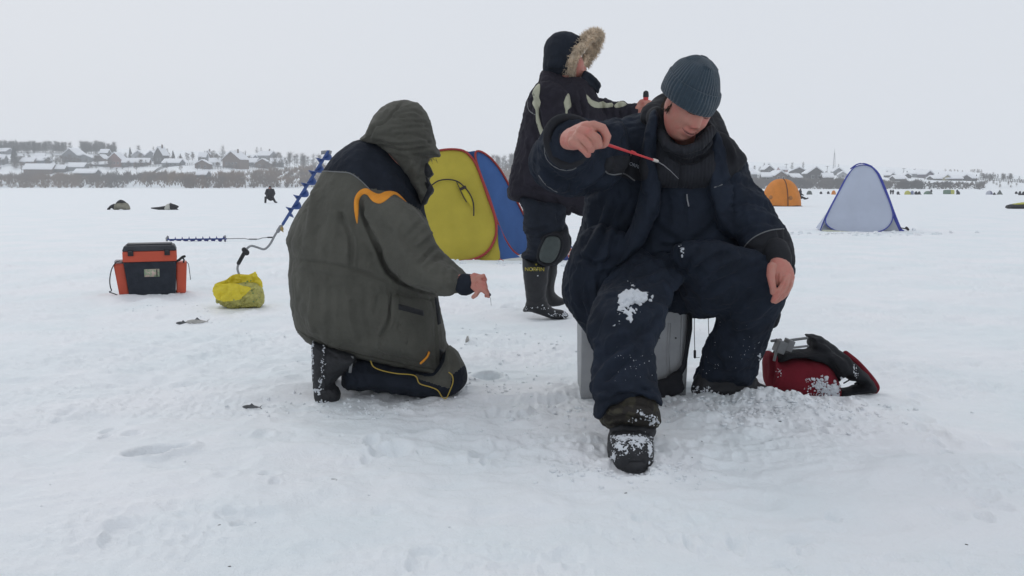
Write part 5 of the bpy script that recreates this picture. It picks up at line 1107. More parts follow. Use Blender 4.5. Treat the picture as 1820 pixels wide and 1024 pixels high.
# rubber boots
def wader(o, yy, Tt):
    g = Geo(); g.pillow(o, yy, Tt, .062, sm=3, step=2.2); m_ = g.remesh('boot', .0055, 4)
    folds(m_, [([(936, 532), (955, 538), (972, 530)], .014, -.008), ([(931, 480), (955, 484), (974, 480)], .01, -.003)], [((9, 9, 16), .004, 131, 0)]); return link('boot', m_, BLK, T), m_
b1, bm1 = wader([(929, 456), (950, 463), (976, 466), (975, 485), (973, 501), (971, 520), (972, 533), (980, 545), (998, 551), (1009, 557), (1010, 563), (996, 568), (972, 564), (955, 558), (943, 555), (929, 554), (933, 543), (934, 528), (930, 488)], Y0 - .09, .068)
b2, bm2 = wader([(970, 462), (990, 462), (990, 478), (988, 493), (985, 517), (994, 527), (1003, 532), (1004, 541), (990, 545), (972, 542), (966, 520), (968, 490)], Y0 + .20, .068)
bvb = bvh_of(bm1)
h, n_ = hit(bvb, 950, 479, 5.5); YL = mat('yellow_print', (.45, .38, .05), .6)
lettering('NORFIN', .034, .001, h + n_ * .006, (1, -.1, 0), (0, 0, 1), 'brand_print', YL, b1)
h, n_ = hit(bvb, 953, 471, 5.5); g = Geo(); g.prism([h + n_ * .003 + Vector((math.cos(a) * r, 0, math.sin(a) * r)) for k in range(10) for a, r in [(math.pi / 2 + k * math.pi / 5, .010 if k % 2 == 0 else .004)]], .002, (0, 1, 0)); g.obj('star_print', YL, b1)
snow_bits(bvb, [(1005, 560, 2.2, 3, 26, .006), (990, 560, 8, 2, 26, .004), (965, 548, 14, 3, 14, .004), (976, 520, 2, 12, 8, .004), (935, 551, 4, 3, 10, .004)], 'snow_crumbs', T, 5)
# red tube held by the standing man
g = Geo(); g.tube([P(1147, 203, yh - .03), P(1148, 171, yh - .03)], .0165, 16); RT = g.obj('handle_tube', mat('red_plastic', (.5, .035, .04), .35))
tag(RT, 'short red tube with a black cap held upright in the fist of the standing person', 'handle')
g = Geo(); g.tube([P(1148, 171, yh - .03), P(1148, 166, yh - .03)], [.0185, .0175], 16); g.obj('cap', BLK, RT)
# ---------------------------------------------------------------- the seated man
SUIT = mat('winter_suit_cloth', (.0125, .0180, .0300), .8, .3, 9, .4, 50, weave=.3)
SUITD = mat('winter_suit_dark_panel', (.0115, .0125, .0165), .88, .3, 14, .3, 60)
HATM = mat('blue_grey_knit', (.028, .049, .070), .95, .15, 60, .5, 500, sheen=.3)
HAIR = mat('brown_hair', (.035, .022, .014), .8, .4, 120)
def rib_mat(name, col, scale, strength=.6):
    m = mat(name, col, .9, .25, 30); nt = m.node_tree; tc = nt.nodes['Texture Coordinate']; wv = nt.nodes.new('ShaderNodeTexWave'); wv.bands_direction = 'X'
    wv.inputs['Scale'].default_value = scale; wv.inputs['Distortion'].default_value = 1.2; wv.inputs['Detail Scale'].default_value = 2; nt.links.new(tc.outputs['Object'], wv.inputs['Vector'])
    bp = nt.nodes.new('ShaderNodeBump'); bp.inputs['Strength'].default_value = strength; bp.inputs['Distance'].default_value = .006; nt.links.new(wv.outputs['Fac'], bp.inputs['Height'])
    nt.links.new(bp.outputs[0], nt.nodes['Principled BSDF'].inputs['Normal']); return m
KNIT = rib_mat('dark_rib_knit', (.014, .0155, .021), 26, .4)
MX = P(1215, 700, 3.3).x
M = empty('person', (MX, 3.3, gz(MX, 3.3)), 'seated person in dark blue winter suit and knit beanie holding a red rod', 'person', 'anglers in the foreground')
# ---- head frame: face looks along -Y, up +Z
HC = P(1226, 191, 3.13); HS = 1.0
HR = Matrix.Rotation(math.radians(15), 3, 'Y') @ Matrix.Rotation(math.radians(22), 3, 'Z') @ Matrix.Rotation(math.radians(19), 3, 'X')
def hl(x, y, z): return HC + HR @ (Vector((x, y, z)) * HS)
def hls(l): return [hl(*a) for a in l]
def G1(v, c, w): return np.exp(-((v - c) / w) ** 2)
def head_relief(x, z):
    """how far the features stand forward of the plain head at (x, z)"""
    ax = np.abs(x); A = np.interp(z, [-.060, -.050, -.045, -.036, -.012, .012, .030], [0, .004, .020, .0300, .0175, .007, 0]); wn_ = np.interp(z, [-.05, -.036, .0, .02], [.0145, .0140, .0095, .011])
    f = A * np.exp(-(ax / wn_) ** 2) + .0085 * G1(ax, .0125, .0065) * G1(z, -.044, .0075)
    f += .0055 * G1(z, .026, .009) * np.exp(-(ax / .048) ** 4) - .0085 * G1(ax, .031, .014) * G1(z, .006, .011) + .0055 * G1(ax, .031, .012) * G1(z, .001, .007) - .0020 * G1(ax, .031, .013) * G1(z, -.0045, .0018)
    f += .0095 * G1(ax, .040, .019) * G1(z, -.032, .018)  + .0065 * G1(ax, 0, .030) * G1(z, -.072, .018)
    lx = np.exp(-(ax / .0285) ** 6); zc = -.0725 + .0075 * (ax / .025) ** 2
    f += lx * (.0030 * G1(z, zc + .0045, .0035) - .0036 * G1(z, zc, .0022) + .0034 * G1(z, zc - .0060, .0042)) - .0035 * G1(ax, 0, .02) * G1(z, -.090, .005)
    nl = ax - np.interp(z, [-.080, -.042], [.036, .019]); f -= .0050 * G1(nl, 0, .0045) * sstep(-.088, -.070, z) * (1 - sstep(-.050, -.040, z))
    f += .0085 * G1(ax, 0, .019) * G1(z, -.106, .014)
    return f
def head_y(x, z):
    X_ = .080 * (1 - .24 * np.clip(-z / .12, 0, 1) ** 1.6)
    q = np.clip(1 - (x / X_) ** 2 - np.where(z > .02, ((z - .02) / .10) ** 2, (np.abs(z - .02) / .142) ** 3.2), 0, 1)
    return -(.092 - .010 * np.clip(-z / .12, 0, 1)) * q ** .5 - head_relief(x, z) * sstep(0, .25, q)
V = []; F = []; nu, nv = 140, 110
for i in range(1, nv):
    ph = math.pi * i / nv; zc_ = math.cos(ph); z = .02 + (.10 if zc_ > 0 else .138) * (zc_ if zc_ > 0 else -(abs(zc_) ** .85))
    q0 = 1 - (((z - .02) / .10) ** 2 if z > .02 else (abs(z - .02) / .142) ** 3.2); rx = .080 * (1 - .24 * np.clip(-z / .12, 0, 1) ** 1.6) * max(q0, 0) ** .5
    th = 2 * math.pi * np.arange(nu) / nu; xx = rx * np.sin(th); fr = np.cos(th) > 0
    yb_ = .090 * max(q0, 0) ** .5 * np.abs(np.cos(th)) * (1 - .45 * np.clip(-z / .10, 0, 1))
    yy = np.where(fr, head_y(xx, np.full(nu, z)), yb_)
    for k in range(nu): V.append(hl(xx[k], yy[k] + .008, z))
V.append(hl(0, .008, .12)); V.append(hl(0, .008, -.118))
for i in range(nv - 2):
    for k in range(nu): F.append((i * nu + k, (i + 1) * nu + k, (i + 1) * nu + (k + 1) % nu, i * nu + (k + 1) % nu))
t_, b_ = len(V) - 2, len(V) - 1
for k in range(nu): F.append((t_, k, (k + 1) % nu)); F.append((b_, (nv - 2) * nu + (k + 1) % nu, (nv - 2) * nu + k))
g = Geo(); g.add(V, F)
for s_ in (-1, 1): g.ell(hl(s_ * .076, .014, -.010), (.009, .019, .030), HR)
def fy(x, z, o=0.0): return float(head_y(np.array([x]), np.array([z]))[0]) + .008 - o
# neck, torso, arms, legs hidden in the suit
g.tube([hl(0, .045, -.03), P(1215, 262, 3.30), P(1212, 285, 3.34)], [.055, .056, .065])
g.tube(ppx([(1212, 300, 3.38), (1205, 380, 3.42), (1215, 470, 3.45)]), [(.15, .09), (.15, .10), (.15, .10)], 14, flat=(1, 0, 0))
g.tube(ppx([(1110, 275, 3.32), (1010, 292, 3.05), (1012, 250, 2.76), (1016, 244, 2.70)]), [.05, .045, .033, .030])
g.tube(ppx([(1290, 300, 3.32), (1350, 400, 3.24), (1380, 450, 3.12), (1384, 466, 3.06)]), [.05, .042, .031, .028])
g.tube(ppx([(1170, 480, 3.38), (1120, 555, 2.97), (1110, 640, 2.84), (1116, 740, 2.74)]), [.07, .06, .045, .04])
g.tube(ppx([(1260, 490, 3.38), (1340, 510, 3.15), (1310, 600, 3.30), (1292, 675, 3.40)]), [.07, .06, .045, .04])
# right hand: fist pinching the rod
yr = 2.64
def rp(l): return [P(x, y, yr - z) for (x, y, z) in l]
g.tube(rp([(1012, 247, -.05), (1024, 244, -.01), (1036, 240, .01), (1046, 236, .015)]), [(.034, .028), (.042, .030), (.043, .028), (.038, .024)], 16, flat=(.55, 0, .8))
g.tube(rp([(1038, 226, .015), (1056, 223, .030), (1071, 228, .034), (1079, 243, .030), (1076, 256, .022)]), [.0150, .0142, .0138, .0130, .0105], 14)
g.tube(rp([(1032, 233, .024), (1049, 236, .044), (1061, 247, .046), (1064, 258, .038), (1059, 260, .026)]), [.0150, .0140, .0135, .0122, .010], 14)
g.tube(rp([(1026, 243, .024), (1040, 248, .044), (1050, 260, .044), (1051, 266, .034), (1046, 264, .022)]), [.0145, .0135, .0130, .0112, .0095], 14)
g.tube(rp([(1018, 252, .016), (1031, 259, .034), (1042, 270, .032), (1045, 275, .022)]), [.0135, .0125, .0115, .0098], 14)
g.tube(rp([(1030, 256, -.03), (1048, 258, -.030), (1064, 257, -.012), (1074, 257, .004)]), [.018, .0165, .014, .011], 12)
# left hand: hanging relaxed
yl = 3.02
def lp(l): return [P(x, y, yl - z) for (x, y, z) in l]
g.tube(lp([(1384, 458, -.03), (1385, 470, -.01), (1389, 484, 0), (1394, 497, .004)]), [(.026, .022), (.035, .023), (.042, .022), (.038, .018)], 16, flat=(1, 0, .25))
g.tube(lp([(1372, 474, .014), (1370, 489, .024), (1372, 503, .030), (1374, 513, .030), (1373, 520, .028)]), [.0165, .0150, .0125, .0115, .0085], 12)
g.tube(lp([(1398, 490, .012), (1394, 504, .026), (1384, 519, .032), (1377, 530, .028), (1374, 535, .026)]), [.0135, .0130, .0118, .0105, .0085], 12)
g.tube(lp([(1404, 492, 0), (1401, 508, .014), (1391, 524, .020), (1382, 533, .016), (1378, 536, .014)]), [.0135, .0130, .0118, .0105, .0085], 12)
g.tube(lp([(1406, 492, -.014), (1403, 508, .0), (1396, 522, .004), (1388, 530, .0)]), [.0130, .0122, .0112, .009], 12)
g.tube(lp([(1402, 486, -.028), (1401, 502, -.016), (1396, 514, -.012), (1391, 521, -.016)]), [.012, .011, .010, .008], 12)
me = g.remesh('body', .0026, 1); V = get_v(me); px_, py_ = proj(V)
folds(me, [([(1384, 486), (1383, 497), (1384, 508)], .003, -.004), ([(1388, 494), (1396, 490)], .002, -.0015)] +
      [(pl, .0018, -.0030) for pl in ([(1046, 226), (1057, 234), (1065, 244), (1069, 254)], [(1038, 238), (1049, 248), (1057, 261)], [(1027, 248), (1038, 260), (1047, 272)])] + [(pl, .0028, -.004) for pl in ([(1398, 496), (1394, 510), (1384, 524)], [(1406, 500), (1400, 516), (1390, 530)])] + [(pl, .0016, -.0010) for pl in ([(1068, 222), (1075, 226)], [(1056, 232), (1062, 236)], [(1044, 246), (1049, 250)], [(1394, 508), (1400, 511)])], [((60, 60, 60), .0004, 201, 0)])
link('body', me, SKIN, M)
LIP = mat('lip_skin', (.31, .13, .11), .5)
V = []; F = []; n = 36; m_ = 14
for i in range(n + 1):
    x = -.0275 + .055 * i / n; k = 1 - (abs(x) / .0277) ** 2.2; zc = -.0725 + .0075 * (abs(x) / .025) ** 2
    for j in range(m_ + 1):
        z = zc + (.0060 * (1 - .15 * math.exp(-(x / .004) ** 2))) * k * (1 - j / m_) - .0092 * k * (j / m_); V.append(hl(x, fy(x, z, .0009), z))
for i in range(n):
    for j in range(m_): a_ = i * (m_ + 1) + j; F.append((a_, a_ + m_ + 1, a_ + m_ + 2, a_ + 1))
g = Geo(); g.add(V, F); g.obj('lips', LIP, M)
g = Geo(); g.tube([hl(x, fy(x, -.0725 + .0075 * (abs(x) / .025) ** 2, .0006), -.0725 + .0075 * (abs(x) / .025) ** 2) for x in np.linspace(-.030, .030, 15)], [.0008] + [.0014] * 2 + [.0024] * 9 + [.0009] * 2 + [.0005], 8); g.obj('mouth_line', mat('mouth_dark', (.06, .016, .014), .5), M)
for s_ in (-1, 1):
    g = Geo(); g.tube([hl(s_ * x, fy(s_ * x, -.005 - .02 * abs(x - .031), .0008), -.005 + .12 * abs(x - .031)) for x in np.linspace(.018, .045, 8)], [.0009, .0013, .0015, .0015, .0015, .0013, .001, .0006], 6); g.obj('eyelashes', HAIR, M)
    g = Geo(); g.tube([hl(s_ * x, fy(s_ * x, z, .001), z) for x, z in ((.014, .019), (.024, .023), (.036, .024), (.050, .018))], [(.0030, .0015), (.0038, .0018), (.0032, .0018), (.0015, .0012)], 8, flat=HR @ Vector((0, 0, 1))); g.obj('eyebrow', HAIR, M)
# hair at the temples and nape
g = Geo(); R = random.Random(12)
for i in range(700):
    a = R.uniform(1.35, 2.7) * R.choice((-1, 1)); z0 = R.uniform(-.032, .02)
    p = hl(math.sin(a) * .079, -math.cos(a) * .098 + .010, z0); q = hl(math.sin(a) * (.079 + R.uniform(0, .004)), -math.cos(a) * .098 + .010 + R.uniform(-.006, .006), z0 - R.uniform(.008, .016))
    g.tube([p, q], [.0018, .0008], 4, rnd=False)
g.obj('hair', HAIR, M)['kind'] = 'stuff'
# ---- ribbed knit hat
prof = [(-.018, .094), (-.024, .098), (-.018, .104), (0, .1075), (.03, .109), (.055, .106), (.070, .104), (.0735, .1015), (.071, .0985), (.085, .0955), (.105, .088), (.125, .078), (.143, .066), (.158, .053), (.170, .039), (.178, .026), (.181, .014), (.184, .012), (.186, 0.001)]
pr = catmull([(b, a) for a, b in prof], 3, False); nk = 46 * 8; Vh = []; Fh = []
for (r, z) in pr:
    for k in range(nk):
        t = 2 * math.pi * k / nk; tt = t + z * .3; rib = .0030 * min(1, r / .05) * (abs(math.cos(tt * 23)) ** .7 - .5)
        rr_ = max(r + rib + .0016 * math.sin(3 * t + z * 30) + .0012 * math.sin(5 * t - z * 55), .0005)
        if z > .15: rr_ *= 1 + .10 * math.sin(4 * t + 1)
        yy = math.cos(t) * rr_ * 1.05; zz = z * .84 + .035 + .16 * (math.cos(t) * .098) * (1 if z < .09 else max(0, 1 - (z - .09) / .06))
        Vh.append(HC + HR @ (.93 * Vector((-.020 + math.sin(t) * rr_ * 1.02 - .06 * z * (z > 0), yy + .005, zz))))
for i in range(len(pr) - 1):
    for k in range(nk): Fh.append((i * nk + k, i * nk + (k + 1) % nk, (i + 1) * nk + (k + 1) % nk, (i + 1) * nk + k))
Fh.append(tuple(range(len(Vh) - nk, len(Vh))))
g = Geo(); g.add(Vh, Fh); hm_ = g.mesh('knit_hat'); link('knit_hat', hm_, HATM, M)
# ---- inner clothing: bib trousers top and ribbed sweater
g = Geo()
g.pillow([(1150, 300), (1180, 290), (1280, 290), (1300, 340), (1310, 400), (1320, 450), (1290, 480), (1215, 490), (1140, 480), (1110, 450), (1140, 380)], 3.33, .15, .16, sm=3)
me = g.remesh('bib', .0065, 4); folds(me, [([(1215, 340), (1218, 390), (1213, 440)], .006, -.006), ([(1160, 400), (1200, 430), (1215, 445)], .014, -.01), ([(1275, 395), (1240, 425), (1215, 445)], .014, -.01), ([(1170, 435), (1215, 441), (1270, 436)], .01, -.012), ([(1175, 340), (1172, 400)], .012, .006)],
      [((10, 10, 10), .006, 211, 0), ((24, 24, 24), .003, 212, 1)]); link('bib_overalls', me, SUIT, M); bvi = bvh_of(me)
g = Geo(); g.pillow([(1176, 232), (1184, 250), (1200, 262), (1222, 270), (1246, 260), (1262, 240), (1276, 262), (1288, 300), (1290, 334), (1250, 338), (1200, 336), (1158, 326), (1160, 280), (1166, 245)], 3.22, .075, .08, sm=3)
g.pillow([(1176, 230), (1186, 252), (1202, 264), (1222, 272), (1244, 262), (1260, 244), (1266, 256), (1250, 276), (1222, 286), (1195, 278), (1172, 256)], 3.19, .075, .05, sm=3)
g.tube(ppx([(1174, 236, 3.20), (1188, 260, 3.12), (1216, 269, 3.085), (1244, 258, 3.10), (1264, 232, 3.16)]), .019, 12); g.ell(P(1244, 244, 3.27), (.075, .05, .07))
g.tube(ppx([(1186, 258, 3.20), (1200, 268, 3.17), (1218, 270, 3.145), (1238, 265, 3.16), (1252, 250, 3.19)]), .026, 12)
me = g.remesh('sweater', .005, 3); folds(me, [([(1175, 262), (1198, 280), (1224, 288), (1252, 276), (1270, 258)], .007, -.009), ([(1212, 286), (1208, 312), (1206, 334)], .006, -.006)], [((14, 14, 8), .004, 215, 0)]); link('sweater', me, KNIT, M)
piping(bvi, [(1221, 346), (1222, 356), (1224, 366)], .0022, 'zip_pull', mat('zip_metal', (.35, .35, .36), .4, metal=.8), M)
# ---- the open jacket
g = Geo()
g.pillow([(1166, 190), (1150, 194), (1134, 202), (1100, 212), (1062, 222), (1042, 250), (1034, 300), (1040, 346), (1031, 400), (1021, 443), (1006, 483), (1002, 523), (1013, 549), (1033, 576), (1048, 592), (1072, 560), (1100, 500), (1130, 445), (1200, 440), (1300, 445), (1335, 400), (1334, 330), (1318, 275), (1290, 246), (1268, 232), (1240, 240), (1190, 235)], 3.42, .155, .17, sm=3)
g.pillow([(1006, 483), (1002, 523), (1013, 549), (1033, 576), (1048, 592), (1070, 575), (1090, 520), (1110, 465), (1120, 420), (1060, 400), (1025, 430)], 3.28, .12, .10, sm=3)
# right sleeve, reaching to the camera
g.pillow([(1104, 214), (1070, 218), (1042, 212), (1019, 211), (1000, 220), (980, 238), (965, 268), (955, 296), (958, 320), (976, 336), (1000, 347), (1020, 351), (1042, 347), (1080, 335), (1110, 305), (1122, 260)], 3.08, .125, .12, sm=3, tx=.0018)
g.tube(ppx([(988, 292, 3.02), (1002, 268, 2.90), (1012, 252, 2.80)]), [.092, .088, .080], 18)
# left sleeve
g.pillow([(1262, 236), (1296, 255), (1322, 296), (1333, 320), (1355, 341), (1371, 368), (1385, 391), (1394, 405), (1404, 429), (1408, 448), (1409, 464), (1404, 477), (1390, 470), (1372, 464), (1356, 476), (1340, 474), (1322, 450), (1306, 425), (1284, 392), (1262, 335), (1252, 280)], 3.24, .095, .10, sm=3, ty=-.0009)
# lapels
g.pillow([(1152, 208), (1168, 196), (1170, 240), (1164, 285), (1172, 325), (1166, 380), (1142, 430), (1106, 474), (1088, 466), (1122, 405), (1140, 340), (1140, 270)], 3.20, .045, .035, sm=3)
g.pillow([(1264, 236), (1280, 246), (1292, 300), (1300, 350), (1312, 405), (1292, 425), (1266, 382), (1254, 325), (1260, 280)], 3.19, .045, .035, sm=3)
me = g.remesh('jacket', .0058, 5)
V = get_v(me); px_, py_ = proj(V)
FL = [([(1040, 346), (1062, 332), (1092, 306)], .016, -.02), ([(1084, 222), (1092, 260), (1098, 300)], .014, -.014), ([(1060, 232), (1072, 262), (1070, 300)], .012, -.010), ([(1075, 350), (1060, 400), (1030, 450)], .012, -.010), ([(1095, 360), (1070, 420), (1045, 470)], .012, -.012), ([(1110, 380), (1085, 430), (1060, 490)], .010, .010), ([(1120, 350), (1100, 400), (1080, 450)], .010, -.010), ([(1050, 360), (1042, 400)], .012, .008),
      ([(1028, 455), (1060, 470), (1090, 462)], .01, -.014), ([(1040, 480), (1032, 530), (1045, 580)], .012, -.010), ([(1055, 480), (1056, 530), (1062, 570)], .010, .009), ([(1020, 480), (1016, 520)], .01, .006),
      ([(960, 300), (975, 322), (1000, 336)], .012, .007), ([(968, 270), (985, 310), (1020, 330)], .012, -.007), ([(1000, 300), (1040, 322), (1070, 318)], .014, .006),
      ([(1280, 330), (1310, 322), (1340, 332)], .010, -.009), ([(1285, 350), (1320, 342), (1352, 350)], .010, .007), ([(1292, 370), (1330, 358), (1366, 368)], .009, -.009), ([(1300, 392), (1335, 376), (1372, 384)], .009, .007), ([(1306, 410), (1345, 394), (1384, 400)], .009, -.008), ([(1315, 300), (1300, 330)], .012, .006), ([(1312, 428), (1330, 414), (1345, 410)], .008, -.006),
      ([(1262, 300), (1258, 340), (1272, 385)], .012, -.010), ([(1180, 205), (1172, 235)], .01, -.006), ([(1150, 240), (1145, 300), (1150, 350)], .012, .006), ([(1322, 450), (1350, 440), (1404, 448)], .006, -.003)]
folds(me, FL, [((10, 10, 7), .006, 221, 0), ((22, 22, 14), .0046, 223, 1)])
cf = vmask(me, [(1318, 444), (1330, 430), (1345, 418), (1370, 409), (1396, 406), (1418, 420), (1420, 490), (1330, 490)]) & (V[:, 1] < 3.4)
split(me, cf, 'jacket', SUIT, 'cuff_panel', SUITD, M); bvj = bvh_of(me)
piping(bvj, [(1319, 445), (1330, 430), (1346, 418), (1370, 409), (1393, 407)], .0022, 'sleeve_piping', GREYP, M)
piping(bvj, [(968, 262), (970, 278), (980, 292), (996, 301), (1014, 302), (1024, 298)], .0018, 'sleeve_piping', GREYP, M)
piping(bvj, [(958, 312), (972, 330), (990, 341)], .0018, 'sleeve_piping', GREYP, M)
patch(bvj, [(1078, 282), (1110, 276), (1148, 285), (1150, 318), (1126, 320), (1096, 312), (1076, 306)], .004, 'chest_panel', SUITD, M, step=3, sm=2)
bvc = bvh_of(me)
piping(bvj, [(1074, 305), (1092, 309), (1108, 308), (1127, 320)], .0024, 'chest_piping', GREYP, M, lift=2.2)
piping(bvj, [(1270, 333), (1283, 328)], .0022, 'chest_piping', GREYP, M, sm=2)
h, n_ = hit(bvj, 1125, 292); LT = mat('grey_print', (.30, .32, .36), .6)
lettering('NORFIN', .0165, .0008, h + n_ * .013, (1, 0, -.42), (0, 0, 1), 'chest_print', LT, M)
# sleeve opening round the right hand
g = Geo(); cc = P(1012, 250, 2.775); nx_ = (P(1030, 240, 2.6) - cc).normalized(); u_ = nx_.orthogonal().normalized(); v_ = nx_.cross(u_)
g.tube([cc + (u_ * math.cos(t) + v_ * math.sin(t)) * (.070 + .004 * math.sin(3 * t)) + nx_ * .004 * math.sin(2 * t) for t in [2 * math.pi * k / 30 for k in range(30)]], .015, 10, closed=True)
c2 = g.mesh('c'); link('sleeve_cuff', c2, SUITD, M)
g = Geo(); g.tube([cc - nx_ * .05, cc - nx_ * .01, cc + nx_ * .012], [.058, .055, .045], 20); g.obj('knit_cuff', KNIT, M)
g = Geo(); cc = P(1385, 462, 3.06); g.tube([cc + Vector((-.004, .03, .03)), cc, cc + Vector((.002, -.008, -.012))], [.046, .044, .039], 20); g.obj('knit_cuff', SUITD, M)
# collar and hood lying on the shoulders
g = Geo(); g.pillow([(1163, 190), (1172, 192), (1178, 225), (1192, 262), (1205, 280), (1188, 292), (1168, 280), (1156, 240), (1150, 205)], 3.24, .06, .045, sm=3); g.pillow([(1252, 214), (1266, 220), (1284, 252), (1280, 290), (1262, 296), (1256, 262)], 3.24, .06, .04, sm=3)
g.tube(ppx([(1160, 205, 3.30), (1180, 190, 3.38), (1225, 190, 3.42), (1262, 215, 3.38), (1275, 245, 3.28)]), [.045, .05, .05, .05, .045], 12)
g.tube(ppx([(1264, 270, 3.30), (1260, 240, 3.27), (1253, 214, 3.27)]), [.04, .038, .03], 12)
g.tube(ppx([(1176, 200, 3.24), (1181, 225, 3.22), (1186, 250, 3.20)]), .020, 10)
me = g.remesh('collar', .0055, 4); folds(me, [([(1165, 200), (1170, 240), (1185, 275)], .008, -.006)], [((16, 16, 16), .004, 231, 0)]); link('collar', me, SUITD, M)
g = Geo(); g.pillow([(1262, 226), (1276, 234), (1297, 246), (1314, 262), (1328, 283), (1320, 297), (1308, 312), (1288, 330), (1268, 322), (1258, 280)], 3.22, .06, .05, sm=2); g.pillow([(1258, 240), (1280, 236), (1310, 262), (1300, 300), (1270, 290)], 3.34, .10, .07, sm=3)
me = g.remesh('hood', .0055, 4); folds(me, [([(1270, 236), (1290, 262), (1300, 300)], .010, -.008), ([(1300, 262), (1310, 285)], .008, .005)], [((16, 16, 16), .004, 232, 0)]); link('folded_hood', me, SUITD, M)
# ---- trousers
g = Geo()
g.pillow([(1120, 430), (1092, 470), (1062, 520), (1046, 560), (1046, 594), (1060, 612), (1130, 612), (1172, 590), (1186, 548), (1198, 516), (1222, 494), (1240, 440), (1180, 425)], 3.06, .115, .12, sm=3, ty=-.0030)
g.pillow([(1060, 525), (1048, 560), (1046, 594), (1055, 632), (1050, 655), (1051, 692), (1062, 716), (1057, 737), (1066, 740), (1090, 712), (1130, 706), (1160, 712), (1176, 724), (1178, 716), (1168, 682), (1163, 632), (1166, 606), (1180, 572), (1186, 545), (1160, 520), (1110, 508)], 2.80, .105, .11, sm=3, ty=-.0012)
g.pillow([(1200, 440), (1206, 492), (1212, 530), (1232, 559), (1255, 563), (1273, 565), (1271, 578), (1259, 600), (1247, 632), (1241, 659), (1238, 680), (1270, 688), (1330, 690), (1336, 676), (1346, 650), (1359, 618), (1368, 585), (1384, 554), (1393, 534), (1407, 490), (1402, 466), (1340, 445), (1270, 425)], 3.24, .11, .11, sm=3, ty=.0012)
g.pillow([(1110, 430), (1200, 420), (1330, 430), (1330, 500), (1270, 560), (1200, 560), (1120, 540)], 3.46, .14, .12, sm=3)
me = g.remesh('trousers', .0058, 5)
FL = [([(1178, 560), (1140, 590), (1100, 612), (1060, 650)], .014, -.013), ([(1165, 610), (1120, 625), (1080, 650), (1060, 680)], .012, .009), ([(1150, 600), (1110, 640), (1075, 680)], .010, -.009), ([(1190, 500), (1150, 520), (1115, 525)], .014, .006), ([(1200, 470), (1160, 480), (1120, 490)], .012, -.009), ([(1150, 440), (1180, 460), (1210, 485)], .010, -.010), ([(1140, 455), (1165, 475), (1200, 500)], .010, .007),
      ([(1240, 440), (1225, 465), (1215, 490)], .010, -.010), ([(1300, 448), (1262, 460), (1228, 486)], .010, -.010), ([(1330, 455), (1280, 470), (1240, 500)], .010, .008), ([(1350, 470), (1300, 490), (1250, 520)], .011, -.009), ([(1370, 500), (1330, 520), (1290, 560)], .012, -.008), ([(1380, 530), (1340, 560), (1300, 570)], .011, .007), ([(1365, 560), (1330, 590), (1285, 590)], .011, -.008),
      ([(1270, 620), (1300, 640), (1350, 630)], .012, .007), ([(1255, 650), (1295, 662), (1340, 655)], .011, -.008), ([(1250, 668), (1290, 676)], .009, .006), ([(1060, 690), (1110, 700), (1165, 690)], .010, -.010), ([(1060, 705), (1115, 694), (1170, 706)], .008, .008), ([(1066, 716), (1115, 702), (1172, 718)], .005, -.006), ([(1075, 545), (1062, 590), (1065, 620)], .012, -.008), ([(1100, 560), (1110, 600)], .016, .005)]
folds(me, FL, [((9, 9, 7), .006, 241, 0), ((20, 20, 12), .0046, 243, 1)])
link('trousers', me, SUIT, M); bvl = bvh_of(me)
g = Geo(); g.pillow([(1358, 545), (1386, 548), (1385, 570), (1378, 582), (1368, 583), (1352, 575)], 3.5, .03, .02, sm=2); g.obj('jacket_tail', SUITD, M)
for nm_, ar, sd in (('snow_clump', [(1128, 530, 9, 5, 130, .009), (1126, 529, 7, 4, 26, .017), (1111, 537, 4, 3, 10, .014), (1112, 535, 6, 5, 90, .009), (1138, 524, 4, 2, 30, .008), (1108, 543, 4, 2, 30, .007), (1145, 522, 3, 1.5, 12, .005), (1120, 556, 5, 3, 26, .006), (1118, 566, 2, 2, 16, .006), (1104, 552, 5, 3, 14, .004), (1123, 505, 4, 4, 14, .003), (1096, 575, 4, 3, 8, .003)], 21),
                    ('snow_crumbs', [(1130, 635, 18, 12, 16, .0015), (1120, 660, 22, 12, 12, .0012), (1320, 640, 14, 12, 10, .0014), (1349, 634, 1.5, 3, 14, .004), (1340, 605, 14, 14, 8, .0013), (1213, 449, 1.5, 4, 14, .004), (1211, 440, 2, 2, 5, .002), (1290, 600, 20, 20, 8, .0012), (1270, 655, 16, 8, 12, .0016)], 22)):
    snow_bits(bvl, ar, nm_, M, sd, .0022 if nm_ == 'snow_clump' else 0)
# ---- boots
CAMO = mat('camouflage_gaiter', (.022, .019, .016), .85, 0, 22, .5, 60, col2=(.05, .045, .03), thr=(.5, .56))
g = Geo(); g.pillow([(1070, 700), (1062, 730), (1068, 750), (1086, 762), (1110, 757), (1140, 758), (1164, 761), (1172, 746), (1170, 728), (1164, 702), (1120, 690)], 2.72, .095, .09, sm=3, step=2.4)
me = g.remesh('gaiter', .005, 3); folds(me, [([(1075, 722), (1115, 712), (1165, 724)], .008, -.008), ([(1072, 745), (1110, 742), (1150, 748), (1170, 742)], .007, -.009), ([(1080, 732), (1120, 728)], .008, .006), ([(1150, 730), (1160, 745)], .007, .008)], [((22, 22, 22), .005, 251, 0), ((50, 50, 50), .002, 252, 1)]); link('gaiter', me, CAMO, M); bvg = bvh_of(me)
g = Geo(); g.pillow([(1087, 752), (1085, 778), (1081, 796), (1085, 816), (1100, 824), (1118, 826), (1140, 821), (1156, 812), (1159, 795), (1160, 778), (1164, 756), (1125, 748)], 2.70, .09, .06, sm=3, step=2.4)
g.ell(P(1120, 797, 2.62), (.064, .12, .050), None, 28, 18, .62); g.ell(P(1124, 775, 2.72), (.058, .075, .055))
